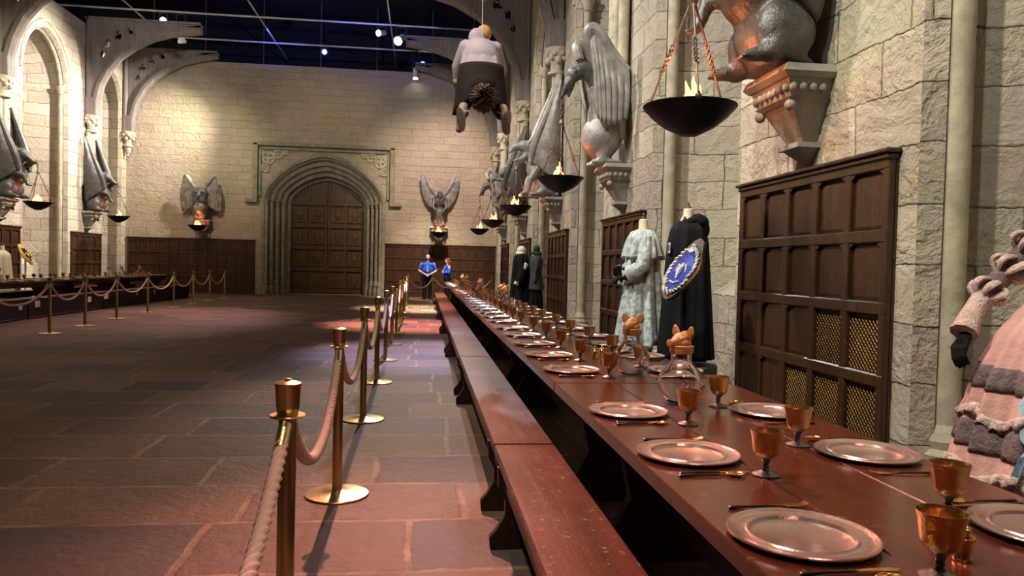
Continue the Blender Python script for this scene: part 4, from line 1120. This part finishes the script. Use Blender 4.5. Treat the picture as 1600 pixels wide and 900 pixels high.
# shield-shaped crest plaques on stands
def crest(label, loc, rotz, field, mant, sup, post_mat, edge):
    t = thing('crest_plaque', label, 'plaque', loc, rotz)
    # plaque lies in a tilted plane: local x out to the hall is low, back is high
    A = Vector((.55, 0, -.835)).normalized(); Bv = Vector((0, 1, 0)); Nn = Bv.cross(A).normalized()
    if Nn.x < 0: Nn = -Nn
    def sh(sc, n=28):
        pts = []
        for i in range(n):
            a = 2*PI*i/n; r = 1+.07*math.cos(4*a)+(.16*max(0, math.cos(a-PI))**6)
            pts.append((.30*sc*r*math.cos(a), .22*sc*r*math.sin(a)))
        return pts
    bd = MB().prism(sh(1.0), Nn*.035, (0, 0, 1.38), (A, Bv)); bd.build('board', M[edge], t)
    f = MB().prism([(x+.01, y) for x, y in sh(.66)], Nn*.012, Vector((0, 0, 1.38))+Nn*.035, (A, Bv)); f.build('shield_field', M[field], t)
    rel = MB(); rn = random.Random(5)
    for i in range(34):
        a = 2*PI*i/34; r = rn.uniform(.70, .80); c = Vector((0, 0, 1.38))+Nn*.045+A*(.30*r*math.cos(a))+Bv*(.22*r*math.sin(a))
        e = Vector((0, 0, 1.38))+Nn*.05+A*(.30*(r+.12)*math.cos(a+.25))+Bv*(.22*(r+.10)*math.sin(a+.25))
        rel.tube([c, (c+e)/2+Nn*.012, e], [.014, .012, .005], 6)
    for q in range(3): rel.ell(Vector((0, 0, 1.38))+Nn*.05+A*(-.2-.035*q), (.024, .026, .02), 10, 8)
    rel.build('scroll_relief', M[mant], t)
    bi = MB(); c0 = Vector((0, 0, 1.38))+Nn*.055
    bi.tube([c0+A*.10, c0+A*.02+Nn*.01, c0-A*.07], [.010, .028, .010], 8)
    for s in (-1, 1): bi.tube([c0-A*.01, c0-A*.05+Bv*s*.05, c0+A*.03+Bv*s*.085], [.012, .016, .004], 6)
    bi.tube([c0+A*.13-Bv*.07, c0+A*.15, c0+A*.13+Bv*.07], .011, 6)
    bi.build('emblem', M[sup], t)
    st = MB(); st.box(-.02, .02, -.02, .02, .02, 1.30, .004); st.lathe([(0, 0), (.16, 0), (.16, .01), (0, .02)], 24); st.build('stand', M[post_mat], t)
    return t
crest('wooden shield plaque with a blue and silver crest before the black cloak', (2.42, 6.75, 0), PI+.32, 'bluepaint', 'silverpaint', 'silverpaint', 'blacksteel', 'darkleather')
crest('yellow-gold crest plaque on a pale stand by the left wall', (-11.05, 22.4, 0), 0, 'blackcloth', 'goldpaint', 'goldpaint', 'cream', 'goldpaint')

# distant dark costumes
plinth('low plinth under the two dark distant costumes', 2.74, 19.1, .52, .19)
t = thing('cloak_mannequin', 'distant mannequin in a black cloak with white hood lining, beside the grey coat', 'mannequin', (2.52, 19.3, .2), 0)
garment([(1.56, .07, .08, 0, 0), (1.50, .16, .18, 0, 0), (1.35, .20, .24, 0, 0), (.9, .23, .25, 0, 0), (.4, .27, .28, 0, 0), (.0, .30, .31, 0, 0)], 7, .025, seed=21, mat=M['blackcloth'], parent=t)
hd = MB(); hd.ell((0, 0, 1.62), (.12, .12, .12)); hd.ell((-.02, 0, 1.54), (.13, .14, .08)); hd.build('white_hood', M['white'], t)
sleeve(t, [(-.02, -.24, 1.30), (.0, -.30, 1.05), (-.10, -.32, .80)], [.08, .09, .12], M['blackcloth'])
pp = MB().tube([(.10, -.28, 1.28), (-.04, -.33, 1.02), (-.18, -.36, .74)], [.05, .055, .05], 10, lobes=5, lobe=.12); pp.build('white_bundle', M['white'], t)
t = thing('coat_mannequin', 'distant mannequin in a fitted charcoal coat with a green scarf', 'mannequin', (2.86, 18.9, .2), 0)
garment([(1.52, .06, .07, 0, 0), (1.47, .13, .17, 0, 0), (1.35, .16, .20, 0, 0), (1.05, .13, .16, 0, 0), (.8, .17, .20, 0, 0), (.62, .19, .22, 0, 0)], 5, .012, seed=8, mat=M['greycloth'], parent=t, name='coat')
garment([(.72, .14, .17, 0, 0), (.4, .16, .18, 0, 0), (.02, .18, .20, 0, 0)], 8, .02, seed=3, mat=M['blackcloth'], parent=t, name='skirt')
for s in (-1, 1): sleeve(t, [(0, s*.19, 1.40), (-.02, s*.23, 1.15), (-.05, s*.21, .90), (-.06, s*.20, .84)], [.06, .055, .05, .055], M['greycloth'])
sc = MB(); sc.tube([(.10*math.cos(a), .11*math.sin(a), 1.54+.02*math.sin(2*a)) for a in [i*2*PI/16 for i in range(17)]], .045, 10); sc.tube([(-.10, .06, 1.54), (-.15, .12, 1.35), (-.14, .16, 1.15)], .05, 10, flat=.5); sc.ell((0, .03, 1.66), (.09, .09, .10)); sc.build('scarf', M['greencloth'], t)
cl = MB().tube([(-.08, -.05, 1.52), (-.14, -.01, 1.36)], [.03, .008], 8); cl.build('shirt_collar', M['white'], t)
t = thing('robe_mannequin', 'pale cream costume cut off by the left edge', 'mannequin', (-10.95, 21.05, .2), 0)
garment([(1.3, .08, .08, 0, 0), (1.2, .17, .2, 0, 0), (.8, .2, .22, 0, 0), (.3, .26, .27, 0, 0), (0, .28, .3, 0, 0)], 8, .02, seed=31, mat=M['cream'], parent=t); neckform(t, 1.28)
plinth('low plinth under the pale cream costume at the left edge', -10.95, 21.05, .4, .2)

# tiered pink dress at the right edge
GX, GY, GB = 2.82, 2.86, .32
plinth('low plinth under the tiered pink dress', GX, GY, .60, GB-.02)
t = thing('dress_mannequin', 'tiered dusty pink gown with dark lace bands and puffed sleeves, cut by the right edge', 'mannequin', (GX, GY, GB), 0)
# local frame: dress faces the hall (-x)
prof = [(1.08, .125, .14), (1.02, .17, .185), (.95, .24, .25), (.85, .31, .32), (.72, .37, .38), (.62, .40, .41), (.50, .43, .44), (.36, .46, .47), (.22, .49, .50), (.05, .52, .53)]
def tier(z1, z0, off, mat, name, folds=19, amp=.018, hem=0, seed=2):
    def at(z):
        for (za, xa, ya), (zb, xb, yb) in zip(prof, prof[1:]):
            if zb <= z <= za:
                f = (za-z)/(za-zb); return xa+(xb-xa)*f, ya+(yb-ya)*f
        return prof[-1][1:]
    rn = random.Random(seed); rows = []; N = max(3, int((z1-z0)/.03)); n = 220
    for i in range(N+1):
        z = z1+(z0-z1)*i/N; rx, ry = at(z); g_ = min(1, (1.08-z)/.5)**.7
        ring = []
        for j in range(n):
            th = 2*PI*j/n; wv = math.sin(folds*th+.8*math.sin(3*th))+.35*math.sin(folds*2.3*th+1)
            k = off+amp*g_*wv; zz = z+(hem*(math.sin(23*th)+.6*math.sin(37*th+1)) if i == N else 0)
            ring.append(((rx+k)*math.cos(th), (ry+k)*math.sin(th), zz))
        rows.append(ring)
    o = MB().grid(rows, closed=True).build(name, mat, t, angle=3); return solid(o, .005)
tier(1.08, .05, 0, M['pink'], 'skirt', amp=.026)
for q, (za, zb) in enumerate([(.70, .60), (.46, .34), (.20, .10)]):
    tier(za, zb, .006, M['band'], 'lace_band', amp=.026)
def ruffle(z, seed):
    rn = random.Random(seed); rows = []; n = 260
    rx = [a for a in prof if a[0] <= z][0]; bx = rx[1]+.008; by = rx[2]+.008
    for i, (dz, do) in enumerate([(.012, .008), (.0, .016), (-.014, .024), (-.032, .028)]):
        ring = []
        for j in range(n):
            th = 2*PI*j/n; sw = .025*math.sin(9*th+seed)
            wv = math.sin(19*th+.8*math.sin(3*th))*.016+do*.7*(1+.6*math.sin(47*th+i))
            ring.append(((bx+wv)*math.cos(th), (by+wv)*math.sin(th), z+dz+sw+.012*math.sin(61*th+i*.7)*(i == 3)))
        rows.append(ring)
    o = MB().grid(rows, closed=True).build('ruffle', M['lace'], t, angle=3); solid(o, .004)
ruffle(.50, 1); ruffle(.26, 2)
bo = garment([(1.46, .07, .09, 0, 0), (1.43, .11, .16, 0, 0), (1.36, .14, .18, 0, 0), (1.26, .155, .17, 0, 0), (1.16, .13, .145, 0, 0), (1.06, .125, .14, 0, 0)], 10, .004, seed=6, mat=M['band'], name='bodice', parent=t)
st = garment([(1.42, .12, .165, 0, 0), (1.34, .145, .185, 0, 0), (1.24, .16, .175, 0, 0)], 16, .006, seed=7, mat=M['pink'], name='bodice_yoke', parent=t)
neckform(t, 1.44)
for s in (-1, 1):
    # puffed upper sleeve made of slashed rolls, lace forearm
    arm = [Vector(p) for p in [(-.02, s*.19, 1.40), (-.05, s*.25, 1.28), (-.10, s*.29, 1.17), (-.17, s*.31, 1.08), (-.25, s*.31, 1.00), (-.33, s*.28, .92), (-.40, s*.24, .83)]]
    up = MB().tube(arm[:5], [.05, .05, .05, .048, .045], 14); sl = up.build('sleeve', M['band'], t)
    for q, (c, r) in enumerate([(arm[0].lerp(arm[1], .4), .062), (arm[1].lerp(arm[2], .4), .064), (arm[2].lerp(arm[3], .5), .064), (arm[3].lerp(arm[4], .8), .058)]):
        pf = MB(); d = (arm[min(q+2, 6)]-arm[q]).normalized(); rot = Vector((0, 0, 1)).rotation_difference(d).to_matrix().to_4x4()
        for a in range(7):
            th = a*2*PI/7
            pts = [Matrix.Translation(c) @ rot @ Vector(((.035+r*.72*math.sin(PI*u))*math.cos(th+u*.5), (.035+r*.72*math.sin(PI*u))*math.sin(th+u*.5), (u-.5)*.095)) for u in [i/8 for i in range(9)]]
            pf.tube(pts, [.009, .016, .019, .021, .021, .021, .019, .016, .009], 8, flat=.6)
        pf.build('puff', M['lace'], sl)
    fa = MB().tube(arm[4:], [.042, .044, .058], 18, lobes=9, lobe=.08, twist=20); fa.build('lace_cuff', M['lace'], sl)
    hand(t, arm[6]+Vector((.01, 0, -.01)), (-.5, -s*.2, -.8), (-.7, 0, .5), M['blackcloth'], 1.0, 'gloved_hand')
rb = MB(); rows = []
for i in range(14):
    u = i/13; z = 1.02-.74*u; x = -([p for p in prof if p[0] <= z+.08][0][1]+.045)
    wd = .05+.05*math.sin(PI*min(1, u*1.3)); r_ = -x; r = []
    for v in [0, .25, .5, .75, 1]:
        yy = -.27+.06*u+wd*v+.02*math.sin(u*14); r.append((-math.sqrt(max(.001, r_*r_-yy*yy*.9))-.012*math.sin(v*9+u*8), yy, z-.05*v+.02*math.sin(u*17)))
    rows.append(r)
rb.grid(rows); o = rb.build('blue_sash', M['bluesilk'], t); solid(o, .004)

# ================================================================== BROOM RIDER
t = thing('broom_rider', 'hanging figure in a grey hooded top riding a broom, seen from behind', 'figure', (.71, 9.8, 3.44), 0)
# local: faces +y (away), seat at z 0.25
b = MB()
b.ell((0, .05, .30), (.22, .20, .18)); b.ell((0, .30, .58), (.17, .13, .27)); b.ell((0, .45, .82), (.15, .10, .14))
for s in (-1, 1):
    capsules(b, [((s*.12, .05, .26), .13, (s*.27, .22, .02), .10), ((s*.27, .22, .02), .095, (s*.24, -.16, -.10), .07), ((s*.24, -.16, -.10), .065, (s*.25, -.28, -.12), .055)])
remesh(b.build('trousers', M['robebrown'], t), .025)
tp = MB(); tp.ell((0, .34, .72), (.25, .20, .28)); tp.ell((0, .44, .90), (.25, .16, .14))
for s in (-1, 1): capsules(tp, [((s*.20, .46, .92), .10, (s*.30, .58, .68), .085), ((s*.30, .58, .68), .085, (s*.27, .72, .44), .075)])
remesh(tp.build('grey_top', M['robegrey'], t), .022)
garment([(.84, .24, .20, 0, .40), (.66, .275, .225, 0, .33), (.52, .30, .25, 0, .27)], 9, .012, seed=3, mat=M['robegrey'], name='top_hem', parent=t)
# robe skirt draping over the back and sides
rows = []
for i in range(12):
    u = i/11; r = []
    for j in range(25):
        a = PI*(-1.15+1.3*j/24)-.0
        rr = .26+.07*u; r.append((rr*math.cos(a)*1.12, .20-.02*u+rr*math.sin(a)*.95, .60-.66*u*(1-.30*abs(math.cos(a+PI/2))**2)+.02*math.sin(a*9)*u))
    rows.append(r)
o = MB().grid(rows).build('robe_skirt', M['robebrown'], t, angle=3); solid(o, .012)
hd = MB(); hd.ell((.02, .58, 1.12), (.095, .115, .125)); remesh(hd.build('head', M['skin'], t), .015)
hr = MB(); hr.ell((.05, .57, 1.15), (.105, .12, .115)); hr.build('hair', M['blond'], t)
ho = MB(); ho.ell((-.05, .50, 1.06), (.12, .10, .14)); ho.ell((-.02, .46, .96), (.15, .10, .09)); remesh(ho.build('hood', M['robegrey'], t), .02)
for s in (-1, 1):
    g_ = MB(); capsules(g_, [((s*.29, .66, .50), .07, (s*.24, .84, .28), .06)]); g_.build('leather_cuff', M['leather'], t)
    hand(t, (s*.24, .84, .28), (-s*.55, .45, -.4), (0, .3, 1), M['darkleather'], 1.2, 'gloved_hand')
    sh = MB(); capsules(sh, [((s*.25, -.30, -.05), .065, (s*.28, -.36, -.20), .06), ((s*.28, -.36, -.20), .06, (s*.30, -.36, -.34), .05)]); o = remesh(sh.build('shoe', M['leather'], t), .014)
    so_ = MB(); so_.lathe([(0, 0), (.055, 0), (.06, .012), (0, .014)], 20, mat=Matrix.Translation((s*.285, -.42, -.235)) @ Matrix.Rotation(s*.15, 4, 'Y') @ Matrix.Rotation(PI/2, 4, 'X') @ Matrix.Diagonal((.9, 2.5, 1, 1))); so_.build('sole', M['darkleather'], o)
    sp_ = MB(); sp_.tube([(s*.25+.075*math.cos(a), -.33+.05*math.sin(a), -.10+.02*math.sin(a)) for a in [i*2*PI/12 for i in range(13)]], .010, 6); sp_.build('ankle_strap', M['silverpaint'], t)
br = MB(); rn = random.Random(2)
for q in range(220):
    a = rn.uniform(0, 2*PI); r = .12*math.sqrt(rn.random()); k = rn.uniform(.75, 1.0)
    r *= 1.55
    br.tube([(0.25*r*math.cos(a), .12, .10+.25*r*math.sin(a)), (.9*r*math.cos(a), -.16, .08+.9*r*math.sin(a)), (1.0*r*math.cos(a), -.42, .05+1.0*r*math.sin(a)), (.62*r*math.cos(a), -.62*k-.08, .02+.75*r*math.sin(a))], [.008, .009, .008, .003], 5)
br.build('broom_bristles', M['bristle'], t)
bs = MB(); bs.tube([(0, -.2, .08), (0, .5, .17), (0, 1.3, .30)], .020, 10); bs.build('broomstick', M['darkleather'], t)
bn = MB()
for y_, r_ in ((-.02, .09), (.06, .06)): bn.tube([(r_*math.cos(a), y_, .09+r_*math.sin(a)) for a in [i*2*PI/16 for i in range(17)]], .010, 6)
bn.build('broom_binding', M['silverpaint'], t)
wr = MB(); wr.tube([(0, .22, .75), (0, .30, 6.9)], .004, 5); wr.build('suspension_wire', M['pipe'], t)

# ================================================================== STAFF
def person(label, loc, rotz, female):
    t = thing('person', label, 'person', loc, rotz, None); H = 1.0 if not female else .93
    b = MB(); z = lambda v: v*H
    # one continuous body: legs, pelvis, torso, neck, arms, head
    W = 1.18 if not female else 1.0
    for s in (-1, 1):
        capsules(b, [((0, s*.10*W, z(.90)), .11, (0, s*.11, z(.50)), .075), ((0, s*.11, z(.50)), .070, (.0, s*.11, z(.09)), .045)])
        capsules(b, [((0, s*.20*W, z(1.42)), .062, (.02, s*.29*W, z(1.15)), .048), ((.02, s*.29*W, z(1.15)), .045, (.22, s*.07, z(.98 if not female else 1.17)), .030)])
    b.ell((0, 0, z(.95)), (.14*W, .17*W, .14)); b.ell((.01, 0, z(1.18)), (.13*W, .165*W, .20)); b.ell((0, 0, z(1.36)), (.12*W, .19*W, .12))
    capsules(b, [((0, 0, z(1.44)), .06, (.01, 0, z(1.58)), .052)])
    b.ell((.015, 0, z(1.665)), (.092, .074, .112)); b.ell((.035, 0, z(1.61)), (.06, .05, .05))
    capsules(b, [((.10, 0, z(1.665)), .016, (.112, 0, z(1.64)), .014)])
    for s in (-1, 1): b.ell((.005, s*.077, z(1.655)), (.018, .010, .028), 10, 8)
    remesh(b.build('body', M['skin'], t), .014, 3)
    f = MB()
    for s in (-1, 1): f.ell((.096, s*.030, z(1.685)), (.010, .012, .008), 8, 6)
    f.build('eyes', M['shoe'], t)
    mo = MB().tube([(.094, -.02, z(1.605)), (.099, 0, z(1.603)), (.094, .02, z(1.605))], .005, 6); mo.build('mouth', M['clay'], t)
    for s in (-1, 1): hand(t, (.20, s*.06, z(.985 if not female else 1.18)), (.35, -s*.85, -.35 if not female else .3), (1, 0, .2), M['skin'], .95)
    sh = MB(); sh.ell((0, 0, z(.98)), (.165*W, .195*W, .10)); sh.ell((.01, 0, z(1.18)), (.155*W, .19*W, .22)); sh.ell((0, 0, z(1.36)), (.135*W, .205*W, .13))
    for s in (-1, 1):
        capsules(sh, [((0, s*.18*W, z(1.42)), .072, (.02, s*.265*W, z(1.22)), .062)])
        if female: capsules(sh, [((.02, s*.28*W, z(1.18)), .070, (.17, s*.12, z(1.15)), .05)])
    sh.ell((0, 0, z(1.47)), (.075, .08, .045))
    remesh(sh.build('blue_shirt', M['bluecloth'], t), .016, 3)
    tr = MB(); tr.ell((0, 0, z(.90)), (.155*W, .19*W, .13))
    for s in (-1, 1): capsules(tr, [((0, s*.095*W, z(.88)), .125*W, (0, s*.11, z(.50)), .095), ((0, s*.11, z(.50)), .095, (0, s*.11, z(.06)), .075)])
    remesh(tr.build('black_trousers', M['trouser'], t), .018, 3)
    for s in (-1, 1):
        so_ = MB(); capsules(so_, [((-.04, s*.11, .045), .045, (.14, s*.125, .035), .035)]); remesh(so_.build('shoe', M['shoe'], t), .012, 1)
    hr = MB()
    if female:
        hr.ell((-.02, 0, z(1.70)), (.105, .10, .105)); hr.ell((-.06, 0, z(1.60)), (.085, .12, .14)); hr.ell((-.07, 0, z(1.48)), (.07, .13, .10))
    else:
        hr.ell((-.012, 0, z(1.70)), (.092, .080, .095)); 
    remesh(hr.build('hair', M['ginger' if female else 'grayhair'], t), .012, 2)
    if not female:
        mk = MB(); mk.tube([(-.05+.06, -.078, z(1.675)), (.10, -.03, z(1.68)), (.10, .03, z(1.68)), (.01, .078, z(1.675))], .006, 6); mk.build('glasses', M['shoe'], t)
    ln = MB(); ln.tube([(.10, -.07, z(1.46)), (.17*W, -.02, z(1.28)), (.17*W, .0, z(1.20)), (.17*W, .02, z(1.28)), (.10, .07, z(1.46))], .006, 5); ln.box(.17*W, .175*W, -.03, .03, z(1.12), z(1.20)); ln.build('lanyard', M['white'], t)
    return t
person('staff person in a blue short-sleeved shirt and black trousers, hands clasped, facing the camera', (.17, 30.2, 0), -PI/2, False)
person('staff person with reddish hair and a blue top, turned to the left', (.97, 30.3, 0), PI+.25, True)

# ================================================================== LIGHTING GRID
def pipe(p, q, label, r=.035):
    o = MB().tube([p, q], r, 10).build('lighting_pipe', M['pipe']); return tag(o, label, 'pipe', 'steel pipes of the lighting grid')
HP = 10.3
for y, lb in ((19.0, 'nearest cross pipe of the ceiling grid'), (25.4, 'second cross pipe of the ceiling grid'), (28.6, 'third cross pipe of the ceiling grid'), (31.85, 'farthest cross pipe of the ceiling grid, over the far wall')):
    pipe((-13.2, y, HP), (4.2, y, HP), lb)
for x, lb in ((-10.6, 'left lengthwise pipe of the ceiling grid'), (-6.2, 'middle lengthwise pipe of the ceiling grid'), (-1.4, 'right lengthwise pipe of the ceiling grid')):
    pipe((x, 14, HP+.064), (x, 34.5, HP+.064), lb, .03)
dp = []
for i, (x, y) in enumerate([(-11.5, 33.5), (-9.4, 33.5), (-7.0, 33.5), (-4.6, 33.5), (-2.2, 33.5), (.2, 33.5), (2.0, 33.5)]):
    o = MB().tube([(x, y, 9.5), (x, y, 12.62)], .03, 8).build('drop_pipe', M['iron']); tag(o, 'vertical drop pipe behind the far wall top, %s from the left' % ['first', 'second', 'third', 'fourth', 'fifth', 'sixth', 'seventh'][i], 'pipe', 'vertical pipes behind the far wall')
def stage_lamp(label, loc, aim, blue=False, body='lampbody', s=1.0, drop=.28):
    t = thing('stage_lamp', label, 'stage light', loc, 0, 'stage lights on the ceiling grid')
    rot = Vector((0, 0, -1)).rotation_difference(Vector(aim).normalized()).to_matrix().to_4x4(); T = Matrix.Translation((0, 0, -drop)) @ rot
    b = MB().lathe([(0, .22*s), (.05*s, .22*s), (.09*s, .16*s), (.10*s, 0), (.10*s, -.16*s), (.125*s, -.20*s), (.125*s, -.26*s), (.11*s, -.26*s), (.10*s, -.20*s), (0, -.19*s)], 20, mat=T); b.build('housing', M[body], t)
    l = MB().lathe([(0, -.205*s), (.095*s, -.205*s)], 20, mat=T, cap=False); l = MB().lathe([(0, -.215*s), (.095*s, -.205*s), (.095*s, -.195*s), (0, -.195*s)], 20, mat=T); l.build('lens', M['bluelens' if blue else 'lens'], t)
    y = MB().tube([(-.13*s, 0, -drop), (-.13*s, 0, -.06), (0, 0, -.03), (.13*s, 0, -.06), (.13*s, 0, -drop)], .012, 6); y.tube([(0, 0, -.05), (0, 0, .05)], .02, 8); y.build('yoke', M['iron'], t)
    return t
stage_lamp('stage light on the second cross pipe, nearest the left wall', (-9.3, 25.4, HP-.03), (.2, -1, -.5))
stage_lamp('stage light pointing down before the far wall, left of the door', (-8.9, 28.6, HP-.03), (.1, .4, -1), body='white', s=1.2, drop=.75)
stage_lamp('stage light hanging left of centre on the third cross pipe', (-9.5, 28.6, HP-.03), (.3, -1, -.4))
stage_lamp('brightest stage light near the top centre', (-1.55, 20.9, HP+.1), (-.1, -1, -.45), s=1.25)
stage_lamp('small stage light at the top centre left', (-4.6, 23.2, HP+.13), (0, -1, -.7), s=.9)
stage_lamp('white moving-head stage light right of centre', (-1.0, 28.6, HP-.03), (-.3, -.8, -.5), body='white', s=1.4, drop=.45)
stage_lamp('small white stage light beside the moving-head one', (-1.7, 28.6, HP-.03), (-.5, -.8, -.3), body='white', s=1.0)
stage_lamp('low hanging stage light over the far wall, right of the door', (-.5, 31.78, HP-.02), (.05, -.2, -1), body='white', s=1.0, drop=.9)
stage_lamp('blue stage light left of centre in the dark ceiling', (-4.2, 31.85, HP-.02), (0, -1, -.05), blue=True, s=1.0)
stage_lamp('blue stage light right of centre in the dark ceiling', (-.2, 31.85, HP-.02), (0, -1, -.05), blue=True, s=1.0, drop=.55)
